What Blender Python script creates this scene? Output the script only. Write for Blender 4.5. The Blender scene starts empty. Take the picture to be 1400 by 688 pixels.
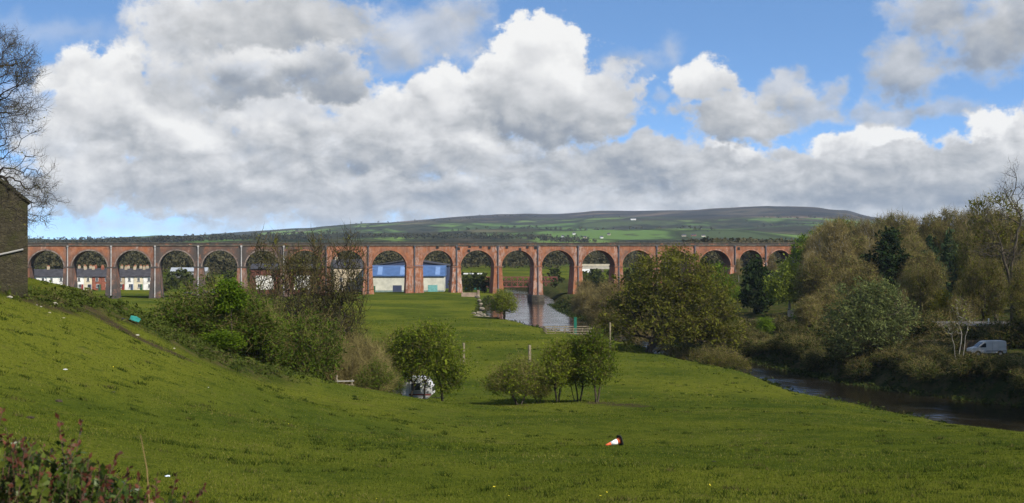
import bpy, bmesh, math, random
import numpy as np
from mathutils import Vector, Matrix
from mathutils.noise import noise as pnoise

scene = bpy.context.scene
COL = scene.collection
F = 2000.0          # focal length in photo pixels (1400 px wide frame)
CAMZ = 18.5         # eye height above the river
HOR = 332.0         # photo row of the horizon

def at(u, v, Y):
    """point seen at photo pixel (u, v) at distance Y in front of the viewpoint"""
    return ((u - 700.0) / F * Y, Y, CAMZ - (v - HOR) / F * Y)

# ------------------------------------------------------------------ camera
cam_d = bpy.data.cameras.new('camera'); cam = bpy.data.objects.new('camera', cam_d); COL.objects.link(cam)
cam.location = (0, 0, CAMZ); cam.rotation_euler = (math.pi / 2, 0, 0)
cam_d.sensor_width = 36.0; cam_d.lens = 36.0 * F / 1400.0
cam_d.shift_y = -12.0 / 1400.0
cam_d.clip_start = 0.3; cam_d.clip_end = 40000
cam_d.dof.use_dof = True; cam_d.dof.focus_distance = 260; cam_d.dof.aperture_fstop = 9
scene.camera = cam
scene.view_settings.view_transform = 'Standard'; scene.view_settings.look = 'None'
scene.view_settings.exposure = 0.42; scene.view_settings.gamma = 1.0
scene.render.engine = 'CYCLES'
cy = scene.cycles
cy.max_bounces = 5; cy.diffuse_bounces = 2; cy.glossy_bounces = 2; cy.transmission_bounces = 2
cy.transparent_max_bounces = 6; cy.volume_bounces = 0
cy.caustics_reflective = False; cy.caustics_refractive = False

# ------------------------------------------------------------------ node helpers
class NT:
    def __init__(self, tree):
        self.t = tree
    def n(self, typ, **kw):
        nd = self.t.nodes.new(typ)
        for k, v in kw.items():
            setattr(nd, k, v)
        return nd
    def link(self, a, b):
        self.t.links.new(a, b)
    def put(self, sock, v):
        if isinstance(v, bpy.types.NodeSocket): self.t.links.new(v, sock)
        else: sock.default_value = v
    def m(self, op, a, b=None, c=None, clamp=False):
        nd = self.n('ShaderNodeMath', operation=op, use_clamp=clamp)
        self.put(nd.inputs[0], a)
        if b is not None: self.put(nd.inputs[1], b)
        if c is not None: self.put(nd.inputs[2], c)
        return nd.outputs[0]
    def v(self, op, a, b=None, scale=None):
        nd = self.n('ShaderNodeVectorMath', operation=op)
        self.put(nd.inputs[0], a)
        if b is not None: self.put(nd.inputs[1], b)
        if scale is not None: self.put(nd.inputs['Scale'], scale)
        return nd.outputs['Value'] if op in ('LENGTH', 'DOT_PRODUCT', 'DISTANCE') else nd.outputs[0]
    def xyz(self, x, y, z):
        nd = self.n('ShaderNodeCombineXYZ')
        for s, val in zip(nd.inputs, (x, y, z)): self.put(s, val)
        return nd.outputs[0]
    def sep(self, a):
        nd = self.n('ShaderNodeSeparateXYZ'); self.put(nd.inputs[0], a); return nd.outputs
    def noise(self, vec, scale=1.0, detail=4.0, rough=0.55, dist=0.0, col=False):
        nd = self.n('ShaderNodeTexNoise')
        if vec is not None: self.put(nd.inputs['Vector'], vec)
        nd.inputs['Scale'].default_value = scale; nd.inputs['Detail'].default_value = detail
        nd.inputs['Roughness'].default_value = rough; nd.inputs['Distortion'].default_value = dist
        return nd.outputs['Color' if col else 'Fac']
    def step(self, a, lo, hi, o0=0.0, o1=1.0, smooth=True):
        nd = self.n('ShaderNodeMapRange', interpolation_type='SMOOTHSTEP' if smooth else 'LINEAR')
        self.put(nd.inputs[0], a)
        for i, val in zip((1, 2, 3, 4), (lo, hi, o0, o1)): self.put(nd.inputs[i], val)
        return nd.outputs[0]
    def mix(self, fac, a, b, blend='MIX'):
        nd = self.n('ShaderNodeMix', data_type='RGBA', blend_type=blend)
        self.put(nd.inputs['Factor'], fac)
        for s, val in ((nd.inputs[6], a), (nd.inputs[7], b)):
            if isinstance(val, (tuple, list)) and len(val) == 3: val = (*val, 1.0)
            self.put(s, val)
        return nd.outputs[2]
    def ramp(self, fac, stops, interp='LINEAR'):
        nd = self.n('ShaderNodeValToRGB'); self.put(nd.inputs[0], fac)
        cr = nd.color_ramp; cr.interpolation = interp
        while len(cr.elements) < len(stops): cr.elements.new(0.5)
        for e, (p, c) in zip(cr.elements, stops):
            e.position = p; e.color = (*c, 1.0) if len(c) == 3 else c
        return nd.outputs[0]

SUN_EL, SUN_AZ = 38.0, 47.0   # sun stands behind the viewpoint, to the right (degrees off straight behind)
_a = math.radians(SUN_AZ); _e = math.radians(SUN_EL)
SUN_DIR = Vector((math.sin(_a) * math.cos(_e), -math.cos(_a) * math.cos(_e), math.sin(_e)))   # towards the sun
# ------------------------------------------------------------------ sky and sun
world = bpy.data.worlds.new('World'); scene.world = world
world.use_nodes = True
wt = world.node_tree; wt.nodes.clear()
K = 20.0   # one sky unit = 0.05 rad

def sky_xy(u, v):
    az = math.atan((u - 700.0) / F); el = math.atan((HOR - v) / F * math.cos(az))
    return az * K, el * K

# cumulus, far to near: (u, v, ru, rv, opacity, brightness of the top, brightness of the base, edge softness)
CLOUDS = [
    # high thin streaks and the distant grey deck low over the hills
    (80, 40, 150, 22, .30, .80, .70, .8), (230, 314, 330, 26, .62, .78, .72, .9), (900, 312, 620, 34, .95, .74, .68, .5), (700, 268, 760, 40, .95, .70, .58, .35), (240, 250, 300, 40, .9, .70, .58, .35), (1250, 276, 420, 54, .98, .60, .52, .3),
    (60, 270, 130, 26, .6, .74, .62, .6), (480, 290, 240, 20, .75, .62, .56, .5), (850, 284, 340, 26, .85, .68, .60, .4), (1180, 300, 330, 20, .85, .64, .60, .4), (300, 285, 200, 12, .6, .68, .6, .5),
    # white heads of the far bank on the right
    (905, 228, 110, 42, .95, .66, .50, .25), (880, 205, 50, 26, .9, .62, .50, .3), (1010, 226, 64, 36, 1.0, .92, .55, .2), (965, 232, 44, 28, 1.0, .62, .50, .25),
    (1085, 232, 70, 32, 1.0, .70, .50, .25), (1150, 206, 56, 32, 1.0, .95, .60, .2), (1195, 198, 72, 34, 1.0, .98, .60, .2), (1235, 230, 90, 40, 1.0, .60, .44, .25),
    (1150, 246, 90, 34, .95, .56, .46, .25), (1045, 252, 90, 28, .9, .64, .50, .3), (1300, 198, 26, 20, .9, .92, .7, .25), (1375, 188, 64, 40, 1.0, 1.0, .66, .2),
    (1320, 224, 70, 40, 1.0, .62, .46, .25), (1410, 240, 80, 50, 1.0, .66, .48, .25), (1240, 262, 160, 30, .9, .50, .44, .4), (1440, 200, 60, 60, 1.0, .8, .5, .3),
    # the great bank on the left
    (200, 250, 190, 44, .95, .70, .54, .35), (110, 205, 80, 66, .95, .84, .66, .3), (60, 160, 50, 60, .7, .84, .66, .5), (118, 118, 58, 56, 1.0, .92, .72, .2), (160, 98, 44, 44, 1.0, .94, .70, .2),
    (70, 100, 26, 22, .9, .90, .7, .3), (205, 170, 110, 70, 1.0, .80, .58, .35), (330, 215, 150, 52, .95, .76, .56, .35), (480, 200, 150, 56, .95, .78, .56, .35), (270, 240, 130, 34, .8, .66, .52, .4),
    (400, 245, 160, 34, .85, .64, .48, .4), (540, 160, 110, 54, 1.0, .90, .62, .25), (610, 118, 60, 34, 1.0, .94, .70, .2), (580, 200, 130, 40, .95, .74, .48, .3), (650, 165, 90, 56, 1.0, .86, .56, .25),
    (560, 228, 150, 24, .85, .56, .40, .4), (430, 262, 150, 22, .7, .66, .52, .4), (560, 262, 140, 22, .7, .64, .50, .4), (830, 225, 110, 40, .95, .58, .48, .35), (760, 236, 120, 30, .85, .60, .48, .4),
    (370, 150, 120, 50, .97, .82, .60, .35), (700, 208, 90, 28, .92, .70, .50, .35), (280, 190, 90, 40, .8, .86, .66, .4), (620, 205, 70, 34, .8, .80, .52, .35), (150, 150, 60, 40, .8, .92, .74, .35),
    # grey cloud across the top left
    (250, 40, 80, 60, .95, .82, .66, .3), (350, 30, 130, 52, 1.0, .72, .56, .3), (430, 34, 90, 46, .95, .64, .54, .35), (250, 110, 70, 50, .9, .78, .58, .4), (340, 92, 110, 36, .9, .86, .62, .3),
    (430, 96, 76, 38, .95, .82, .46, .25), (330, 116, 70, 26, .85, .56, .38, .35), (470, 118, 44, 18, .8, .52, .36, .4), (590, 40, 90, 46, .72, .68, .60, .5), (540, 70, 50, 30, .55, .70, .58, .5), (640, 14, 44, 26, .5, .66, .6, .6),
    # the tall bright head in the middle
    (735, 150, 105, 56, 1.0, .78, .46, .25), (800, 136, 78, 50, 1.0, .84, .52, .22), (700, 95, 60, 50, 1.0, .96, .66, .2), (752, 72, 74, 46, 1.0, 1.0, .76, .15), (775, 120, 80, 50, 1.0, .88, .64, .25),
    (745, 176, 84, 22, .9, .60, .40, .35), (835, 110, 40, 30, .9, .86, .66, .25),
    # broken cumulus on the right
    (862, 84, 54, 16, .35, .68, .6, .7), (912, 62, 22, 30, .42, .78, .66, .7), (898, 134, 14, 10, .4, .7, .6, .6), (1000, 160, 76, 38, 1.0, .72, .48, .25), (962, 110, 46, 44, 1.0, .96, .64, .18),
    (990, 182, 54, 20, .9, .58, .44, .35), (1070, 124, 46, 28, .85, .70, .54, .35), (1095, 146, 66, 24, .85, .66, .50, .4), (1142, 122, 20, 18, .7, .64, .54, .4),
    (1215, 152, 60, 18, .75, .66, .50, .4), (1290, 150, 50, 14, .6, .58, .46, .5), (1240, 94, 56, 42, .9, .64, .42, .45), (1276, 20, 66, 40, .9, .60, .42, .5), (1355, 58, 72, 46, .92, .62, .40, .45), (1405, 22, 50, 50, .9, .64, .44, .5),
]
t = NT(wt)
tc = t.n('ShaderNodeTexCoord')
ds = t.sep(t.v('NORMALIZE', tc.outputs['Generated']))
azn = t.m('MULTIPLY', t.m('ARCTAN2', ds[0], ds[1]), K)
eln = t.m('MULTIPLY', t.m('ARCSINE', ds[2]), K)
P = t.xyz(azn, eln, 0.0)
w1 = t.v('SUBTRACT', t.noise(P, 1.25, 2, 0.5, col=True), (0.5, 0.5, 0.5))
w2 = t.v('SUBTRACT', t.noise(P, 4.2, 4, 0.6, col=True), (0.5, 0.5, 0.5))
Pw = t.v('ADD', P, t.v('ADD', t.v('SCALE', w1, scale=0.62), t.v('SCALE', w2, scale=0.26)))
sx, sy, _ = t.sep(Pw)
q = t.xyz(azn, t.m('MULTIPLY', eln, 1.25), 3.7)
fine = t.noise(q, 3.0, 8, 0.62)
bump0 = t.noise(q, 1.3, 5, 0.50, 0.2)
bump1 = t.noise(t.v('ADD', q, (0.10, 0.22, 0.0)), 1.3, 5, 0.50, 0.2)
rel = t.m('MULTIPLY', t.m('SUBTRACT', bump0, bump1), 0.56)
edge_n = t.m('ADD', t.m('MULTIPLY_ADD', fine, 1.0, -0.5), t.m('MULTIPLY_ADD', bump0, 0.5, -0.25))
LUM, ALPHA = None, None
for (u, v, ru, rv, op, top, base, soft) in CLOUDS:
    cx, cz = sky_xy(u, v)
    dx = t.m('MULTIPLY_ADD', sx, 100.0 / ru, -cx * 100.0 / ru)
    dy = t.m('MULTIPLY_ADD', sy, 100.0 / rv, -cz * 100.0 / rv)
    r = t.m('SQRT', t.m('MULTIPLY_ADD', dx, dx, t.m('MULTIPLY', dy, dy)))
    d = t.m('MULTIPLY_ADD', edge_n, min(1.5, 62.0 / min(ru, rv)), t.m('SUBTRACT', 1.0, r))
    s = soft * min(1.6, 70.0 / min(ru, rv)) * 0.95
    a = t.step(d, -0.35 * s, 0.9 * s, 0.0, op)
    l = t.step(t.m('MULTIPLY_ADD', bump0, 0.9, t.m('ADD', dy, -0.45)), -0.75, 0.75, base, top)
    if LUM is None: LUM, ALPHA = l, a
    else:
        LUM = t.m('MULTIPLY_ADD', t.m('SUBTRACT', l, LUM), a, LUM)
        ALPHA = t.m('SUBTRACT', 1.0, t.m('MULTIPLY', t.m('SUBTRACT', 1.0, ALPHA), t.m('SUBTRACT', 1.0, a)))
# beyond the part of the sky in view the same broken cumulus goes on
inv = t.step(t.m('MAXIMUM', t.m('ABSOLUTE', azn), t.m('MULTIPLY', eln, 1.7)), 7.2, 9.0)
gen = t.noise(t.v('ADD', q, (41.0, 7.0, 1.0)), 0.42, 6, 0.55)
ga = t.step(gen, 0.47, 0.62)
ALPHA = t.m('MULTIPLY_ADD', t.m('SUBTRACT', ga, ALPHA), inv, ALPHA)
LUM = t.m('MULTIPLY_ADD', t.m('SUBTRACT', t.step(gen, 0.45, 0.75, .85, .5), LUM), inv, LUM)
ALPHA = t.m('MULTIPLY', ALPHA, t.step(eln, -0.05, 0.35, 0.55, 1.0))
q2 = t.xyz(t.m('MULTIPLY', azn, 1.35), t.m('MULTIPLY', eln, 2.3), 9.1)
b20 = t.noise(q2, 1.25, 6, .58, .3); b21 = t.noise(t.v('ADD', q2, (.12, .26, 0.0)), 1.25, 6, .58, .3)
lowm = t.step(eln, 2.3, 1.0)
rel2 = t.m('MULTIPLY', t.m('ADD', t.m('MULTIPLY', t.m('SUBTRACT', b20, b21), .46), t.m('MULTIPLY_ADD', b20, .18, -.09)), lowm)
lum = t.m('ADD', t.m('ADD', LUM, t.m('MULTIPLY_ADD', lowm, .03, .02)), t.m('ADD', rel, rel2), clamp=True)
ccol = t.ramp(lum, [(0.30, (.20, .235, .30)), (0.45, (.30, .33, .375)), (0.6, (.46, .475, .495)), (0.8, (.69, .693, .70)), (0.95, (.86, .857, .845))])
sky = t.n('ShaderNodeTexSky', sky_type='NISHITA')
sky.sun_disc = False
sky.sun_elevation = math.radians(SUN_EL)
sky.sun_rotation = math.atan2(SUN_DIR.x, SUN_DIR.y)
sky.air_density = 1.0; sky.dust_density = 0.2; sky.ozone_density = 1.6; sky.altitude = 200
# sampled a little above the true direction: the clean blue behind showers comes down close to the horizon
t.put(sky.inputs['Vector'], t.v('NORMALIZE', t.xyz(ds[0], ds[1], t.m('MULTIPLY_ADD', t.m('MAXIMUM', ds[2], 0.0), 4.2, 0.13))))
SKY_S = 0.185
bg_blue = t.n('ShaderNodeBackground'); t.put(bg_blue.inputs[0], t.mix(1.0, sky.outputs[0], (.80, 1.0, 1.10), 'MULTIPLY')); bg_blue.inputs[1].default_value = SKY_S
bg_cl = t.n('ShaderNodeBackground'); t.put(bg_cl.inputs[0], ccol); bg_cl.inputs[1].default_value = 0.81
mx = t.n('ShaderNodeMixShader'); t.put(mx.inputs[0], ALPHA); t.link(bg_blue.outputs[0], mx.inputs[1]); t.link(bg_cl.outputs[0], mx.inputs[2])
wo = t.n('ShaderNodeOutputWorld'); t.link(mx.outputs[0], wo.inputs[0])
world.cycles.sampling_method = 'MANUAL'; world.cycles.sample_map_resolution = 512

sun_d = bpy.data.lights.new('sun', 'SUN'); sun_d.energy = 5.0; sun_d.angle = math.radians(0.53); sun_d.color = (1.0, .94, .84)
sun = bpy.data.objects.new('sun', sun_d); COL.objects.link(sun)
sun.rotation_euler = SUN_DIR.to_track_quat('Z', 'Y').to_euler()
# ------------------------------------------------------------------ mesh helpers
rng = np.random.default_rng(7)
random.seed(7)

def link(o, parent=None):
    COL.objects.link(o)
    if parent is not None: o.parent = parent
    return o

def mesh_np(name, V, polys, mats=(), smooth=False):
    """polys: list of int arrays, each (n, k) with one k"""
    me = bpy.data.meshes.new(name)
    V = np.asarray(V, np.float32)
    polys = [np.asarray(p, np.int32) for p in polys if len(p)]
    loops = np.concatenate([p.ravel() for p in polys])
    sizes = np.concatenate([np.full(len(p), p.shape[1], np.int32) for p in polys])
    me.vertices.add(len(V)); me.vertices.foreach_set('co', V.ravel())
    me.loops.add(len(loops)); me.loops.foreach_set('vertex_index', loops)
    me.polygons.add(len(sizes))
    me.polygons.foreach_set('loop_start', np.concatenate([[0], np.cumsum(sizes)[:-1]]).astype(np.int32))
    me.polygons.foreach_set('loop_total', sizes)
    me.polygons.foreach_set('use_smooth', np.full(len(sizes), smooth))
    me.update(calc_edges=True)
    for m in mats: me.materials.append(m)
    return me

class MB:
    """collects simple solids, then links them as one mesh object"""
    def __init__(self): self.V = []; self.F = []
    def add(self, vs, fs):
        b = len(self.V); self.V += [tuple(p) for p in vs]; self.F += [tuple(b + i for i in f) for f in fs]; return self
    def box(self, x0, x1, y0, y1, z0, z1):
        return self.add([(x0, y0, z0), (x1, y0, z0), (x1, y1, z0), (x0, y1, z0), (x0, y0, z1), (x1, y0, z1), (x1, y1, z1), (x0, y1, z1)],
                        [(0, 3, 2, 1), (4, 5, 6, 7), (0, 1, 5, 4), (1, 2, 6, 5), (2, 3, 7, 6), (3, 0, 4, 7)])
    def prism(self, pts, y0, y1):
        """outline in (x, z), counter-clockwise seen from -y, extruded in y"""
        n = len(pts)
        vs = [(x, y0, z) for x, z in pts] + [(x, y1, z) for x, z in pts]
        fs = [tuple(range(n)), tuple(range(2 * n - 1, n - 1, -1))]
        fs += [(i, i + n, (i + 1) % n + n, (i + 1) % n) for i in range(n)]
        return self.add(vs, fs)
    def prism_x(self, pts, x0, x1):
        n = len(pts)
        vs = [(x0, y, z) for y, z in pts] + [(x1, y, z) for y, z in pts]
        fs = [tuple(range(n - 1, -1, -1)), tuple(range(n, 2 * n))]
        fs += [(i, (i + 1) % n, (i + 1) % n + n, i + n) for i in range(n)]
        return self.add(vs, fs)
    def tube(self, pts, radii, sides=8, cap=True):
        pts = [Vector(p) for p in pts]
        if not hasattr(radii, '__len__'): radii = [radii] * len(pts)
        vs, fs = [], []
        for i, p in enumerate(pts):
            d = (pts[min(i + 1, len(pts) - 1)] - pts[max(i - 1, 0)]).normalized()
            a = d.orthogonal().normalized() if abs(d.z) > .99 else d.cross(Vector((0, 0, 1))).normalized()
            b = d.cross(a)
            for k in range(sides):
                w = 2 * math.pi * k / sides
                vs.append(p + (a * math.cos(w) + b * math.sin(w)) * radii[i])
        for i in range(len(pts) - 1):
            for k in range(sides):
                k2 = (k + 1) % sides
                fs.append((i * sides + k, i * sides + k2, (i + 1) * sides + k2, (i + 1) * sides + k))
        if cap:
            fs.append(tuple(range(sides - 1, -1, -1))); fs.append(tuple((len(pts) - 1) * sides + k for k in range(sides)))
        return self.add(vs, fs)
    def lathe(self, prof, sides=16, org=(0, 0, 0)):
        """prof: (radius, z) from the bottom to the top"""
        vs, fs = [], []
        for r, z in prof:
            for k in range(sides):
                w = 2 * math.pi * k / sides
                vs.append((org[0] + r * math.cos(w), org[1] + r * math.sin(w), org[2] + z))
        for i in range(len(prof) - 1):
            for k in range(sides):
                k2 = (k + 1) % sides
                fs.append((i * sides + k, i * sides + k2, (i + 1) * sides + k2, (i + 1) * sides + k))
        fs.append(tuple(range(sides - 1, -1, -1))); fs.append(tuple((len(prof) - 1) * sides + k for k in range(sides)))
        return self.add(vs, fs)
    def rock(self, c, r, sq=(1, 1, .7), seed=0):
        bm = bmesh.new(); bmesh.ops.create_icosphere(bm, subdivisions=2, radius=1)
        vs = []
        for v in bm.verts:
            n = 1 + .45 * pnoise(v.co * 1.3 + Vector((seed * 3.1, seed, 0))) + .15 * pnoise(v.co * 3.7 + Vector((seed, 0, seed * 2.)))
            vs.append((c[0] + v.co.x * r * sq[0] * n, c[1] + v.co.y * r * sq[1] * n, c[2] + v.co.z * r * sq[2] * n))
        fs = [tuple(v.index for v in f.verts) for f in bm.faces]; bm.free()
        return self.add(vs, fs)
    def build(self, name, mat, parent=None, smooth=False, bevel=0.0):
        me = bpy.data.meshes.new(name); me.from_pydata(self.V, [], self.F); me.update()
        bm = bmesh.new(); bm.from_mesh(me)
        if bevel: bmesh.ops.bevel(bm, geom=bm.edges[:], offset=bevel, segments=2, affect='EDGES', clamp_overlap=True)
        bmesh.ops.recalc_face_normals(bm, faces=bm.faces); bm.to_mesh(me); bm.free()
        if smooth:
            for p in me.polygons: p.use_smooth = True
        for m in (mat if isinstance(mat, (list, tuple)) else [mat]): me.materials.append(m)
        return link(bpy.data.objects.new(name, me), parent)

def tag(o, label=None, cat=None, group=None, kind=None):
    if label: o['label'] = label
    if cat: o['category'] = cat
    if group: o['group'] = group
    if kind: o['kind'] = kind
    return o

def thing(name, loc, rz=0.0, label=None, cat=None, group=None):
    o = bpy.data.objects.new(name, None); o.empty_display_size = .2; COL.objects.link(o)
    o.location = loc; o.rotation_euler = (0, 0, rz)
    return tag(o, label, cat, group)

def copy_tree(root, loc, rz=0.0, scale=1.0, label=None, group=None):
    def rec(o, parent):
        c = o.copy(); COL.objects.link(c); c.parent = parent
        for ch in o.children: rec(ch, c)
        return c
    c = root.copy(); COL.objects.link(c)
    for ch in root.children: rec(ch, c)
    c.location = loc; c.rotation_euler = (0, 0, rz); c.scale = (scale,) * 3 if not hasattr(scale, '__len__') else scale
    if label: c['label'] = label
    if group: c['group'] = group
    return c

# ------------------------------------------------------------------ materials
def new_mat(name):
    m = bpy.data.materials.new(name); m.use_nodes = True; m.node_tree.nodes.clear()
    return m, NT(m.node_tree)

def finish(t, shader):
    o = t.n('ShaderNodeOutputMaterial'); t.link(shader, o.inputs[0])

def principled(t, col, rough=.8, spec=.3, metal=0.0, bump=None, bstr=.5, bdist=.02):
    b = t.n('ShaderNodeBsdfPrincipled'); t.put(b.inputs['Base Color'], (*col, 1) if isinstance(col, tuple) and len(col) == 3 else col)
    t.put(b.inputs['Roughness'], rough); b.inputs['Specular IOR Level'].default_value = spec; b.inputs['Metallic'].default_value = metal
    if bump is not None:
        bn = t.n('ShaderNodeBump'); bn.inputs['Strength'].default_value = bstr; bn.inputs['Distance'].default_value = bdist
        t.put(bn.inputs['Height'], bump); t.link(bn.outputs[0], b.inputs['Normal'])
    return b.outputs[0]

def objvec(t): return t.n('ShaderNodeTexCoord').outputs['Object']
def worldpos(t): return t.n('ShaderNodeNewGeometry').outputs['Position']

def plain(name, col, rough=.7, var=.25, scale=3.0, dirt=None, metal=0.0, spec=.3):
    """a paint / timber / stone coat with uneven tone and blotches of dirt"""
    m, t = new_mat(name)
    p = worldpos(t)
    n = t.noise(p, scale, 5, .6)
    c = t.mix(t.step(n, .3, .7), tuple(x * (1 - var) for x in col), tuple(min(1, x * (1 + var)) for x in col))
    if dirt: c = t.mix(t.step(t.noise(p, scale * .45, 4, .65), .52, .72, 0, .75), c, dirt)
    finish(t, principled(t, c, rough, spec, metal, n, .3, .02))
    return m

def leafmat(name, c0, c1, trans=.35, c2=None):
    m, t = new_mat(name)
    g = t.n('ShaderNodeNewGeometry')
    oi = t.n('ShaderNodeObjectInfo')
    n = t.noise(g.outputs['Position'], .45, 3, .6)
    f = t.m('ADD', t.m('MULTIPLY', n, .75), t.m('MULTIPLY', g.outputs['Random Per Island'], .45))
    f = t.m('ADD', f, t.m('MULTIPLY_ADD', oi.outputs['Random'], .3, -.15))
    c = t.mix(t.step(f, .3, .85), c0, c1)
    if c2: c = t.mix(t.step(t.noise(g.outputs['Position'], .8, 2, .5), .55, .7, 0, .8), c, c2)
    d = t.n('ShaderNodeBsdfDiffuse'); t.put(d.inputs[0], c)
    tr = t.n('ShaderNodeBsdfTranslucent'); t.put(tr.inputs[0], c)
    mx = t.n('ShaderNodeMixShader'); mx.inputs[0].default_value = trans
    t.link(d.outputs[0], mx.inputs[1]); t.link(tr.outputs[0], mx.inputs[2])
    finish(t, mx.outputs[0])
    return m
# ------------------------------------------------------------------ the lie of the land
CP = [(0, -40, 17.5), (0, 0, 16.2), (0, 20, 13.6), (0, 38, 11.74), (0, 67, 9.2), (0, 100, 6.3), (0, 125, 4.2), (0, 140, 3.1), (0, 170, 2.9), (0, 230, 3), (0, 300, 3),
      at(300, 688, 38), at(300, 600, 60), at(300, 550, 78), at(300, 502, 102), (-21.5, 123, 7), (-28, 138, 4.5), (-32, 160, 3),
      at(150, 688, 36), at(150, 560, 62), at(150, 500, 78), at(155, 440, 92), at(170, 410, 104), at(212, 432, 106), at(248, 460, 108), (-36, 124, 10.5), (-42, 150, 5), (-50, 190, 3),
      at(0, 600, 45), at(0, 500, 66), at(0, 450, 76), at(0, 402, 84), (-35, 100, 16.2), (-45, 130, 12), (-55, 170, 5), (-70, 220, 2.5),
      (-50, 100, 19), (-40, 50, 15), (-60, 30, 15.5), (-80, 120, 20), (-120, 120, 22), (-120, 60, 21), (-100, 200, 8), (-60, -20, 18), (-120, 0, 20),
      at(430, 600, 62), at(430, 550, 95), at(430, 518, 115), (-18, 130, 5), (-20, 150, 3.2), at(540, 545, 135), at(540, 600, 80), at(600, 553, 142), (-14, 165, 2.8),
      (20, 60, 9.6), (20, 100, 6.0), (30, 120, 4.3), (36, 145, 2.2), (30, 164, 2.2), (41, 121, 2.5), (27, 184, 2.3), (20, 210, 2.6), (40, 90, 6.4), (60, 60, 8.5), (40, 30, 12.2), (80, 30, 9), (80, 0, 12), (40, -30, 17),
      (-30, 200, 2.7), (-60, 260, 2.5), (-40, 320, 3), (-30, 380, 3), (-60, 350, 2.6), (-100, 300, 2.2), (-100, 400, 1.8), (-60, 440, 2.2), (-20, 420, 3), (-20, 460, 3), (-60, 500, 1.6),
      (-120, 520, 1.5), (-180, 450, 2), (-30, 540, 2), (0, 600, 2.5), (-100, 620, 2), (-200, 300, 8), (-200, 620, 2),
      (70, 168, 3), (63, 195, 3.7), (52, 200, 2.4), (48, 230, 2.5), (80, 200, 4.5), (100, 200, 7), (110, 260, 10), (70, 260, 4.5), (90, 330, 11), (60, 320, 4), (45, 300, 2.2), (34, 340, 2),
      (30, 420, 2.2), (22, 480, 2), (60, 440, 6), (95, 480, 14), (130, 400, 18), (120, 520, 17), (50, 520, 4), (30, 560, 2.5), (130, 150, 8), (110, 120, 6), (60, 600, 3), (110, 600, 10),
      (180, 300, 22), (200, 500, 25), (180, 100, 12), (220, 620, 20)]
CP = np.array(CP, float)
_D = np.sqrt(((CP[:, None, :2] - CP[None, :, :2]) ** 2).sum(-1) + 9.0 ** 2)
_A = np.zeros((len(CP) + 3,) * 2); _n = len(CP)
_A[:_n, :_n] = -_D + np.eye(_n) * 0.4; _A[:_n, _n] = 1; _A[:_n, _n + 1:] = CP[:, :2]; _A[_n, :_n] = 1; _A[_n + 1:, :_n] = CP[:, :2].T
_W = np.linalg.solve(_A, np.concatenate([CP[:, 2], [0, 0, 0]]))

def _near(X, Y):
    out = np.empty_like(X)
    for i in range(0, len(X), 60000):
        x = X[i:i + 60000]; y = Y[i:i + 60000]
        d = np.sqrt((x[:, None] - CP[None, :, 0]) ** 2 + (y[:, None] - CP[None, :, 1]) ** 2 + 81.0)
        out[i:i + 60000] = -d @ _W[:_n] + _W[_n] + _W[_n + 1] * x + _W[_n + 2] * y
    return out

def ss(x, a, b):
    t = np.clip((x - a) / (b - a), 0, 1); return t * t * (3 - 2 * t)

NB = np.array([(-60, 108), (0, 88), (60, 62), (122.5, 41.2), (147, 35.0), (159, 30.6), (184.5, 28.8), (196, 27.5), (212, 21.2), (231, 18.5), (252, 12.6), (274, 6.2), (295, 0), (313, -6),
               (340, -8.5), (373, -8.4), (400, -9), (436, -7), (458, -3), (480, -3), (520, -6), (560, -12), (640, -30), (720, -70)], float)
FB = np.array([(-60, 190), (0, 150), (100, 95), (162, 59.5), (181, 48), (199, 42.8), (224, 38.5), (250, 33), (273, 27), (301, 22.6), (350, 17.5), (389, 14), (437, 12), (479, 12), (520, 10), (560, 4), (640, -14), (720, -54)], float)
def river_x(Y): return np.interp(Y, NB[:, 0], NB[:, 1]), np.interp(Y, FB[:, 0], FB[:, 1])

RIDGE = np.array([(-1500, 326), (-400, 327), (0, 328.5), (200, 327.5), (230, 326), (300, 321), (400, 315), (500, 308), (560, 303), (620, 298), (680, 293), (760, 291), (830, 289), (900, 287.5),
                  (960, 286), (1050, 284.5), (1120, 284.5), (1160, 288), (1190, 296), (1230, 304), (1300, 312), (1500, 322), (3000, 327)], float)

def vnoise(X, Y, s, seed):
    """cheap smooth value noise, vectorised"""
    x = X / s + seed * 17.3; y = Y / s + seed * 9.1
    xi = np.floor(x).astype(np.int64); yi = np.floor(y).astype(np.int64); fx = x - xi; fy = y - yi
    fx = fx * fx * (3 - 2 * fx); fy = fy * fy * (3 - 2 * fy)
    def h(a, b):
        n = (a * 374761393 + b * 668265263 + seed * 974711) & 0x7fffffff
        n = ((n ^ (n >> 13)) * 1274126177) & 0x7fffffff
        return ((n ^ (n >> 16)) & 0xffff) / 65535.0
    return (h(xi, yi) * (1 - fx) + h(xi + 1, yi) * fx) * (1 - fy) + (h(xi, yi + 1) * (1 - fx) + h(xi + 1, yi + 1) * fx) * fy - .5

def _far(X, Y):
    Ys = np.maximum(Y, 400.)
    u = 700 + F * X / Ys
    vr = np.interp(u, RIDGE[:, 0], RIDGE[:, 1]) + 2.6 * vnoise(u, u * 0, 70, 71) + 1.3 * vnoise(u, u * 0, 23, 72)
    Yr = 6800 + 500 * vnoise(X, X * 0, 2500, 5)
    zr = CAMZ + (HOR - vr) / F * Yr
    tt = np.clip((Ys - 1100) / (Yr - 1100), 0, 1)
    z = 5 + (zr - 5) * tt ** 1.45
    back = np.maximum(Ys - Yr, 0)
    z = z - back * .03
    k = ss(Ys, 900, 2500)
    z = z + k * (44 * vnoise(X, Y, 760, 2) + 20 * vnoise(X, Y, 300, 3)) * (1 - ss(Ys, Yr - 900, Yr - 150)) + 2.0 * vnoise(X, Y, 120, 4) * k
    return z

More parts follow.
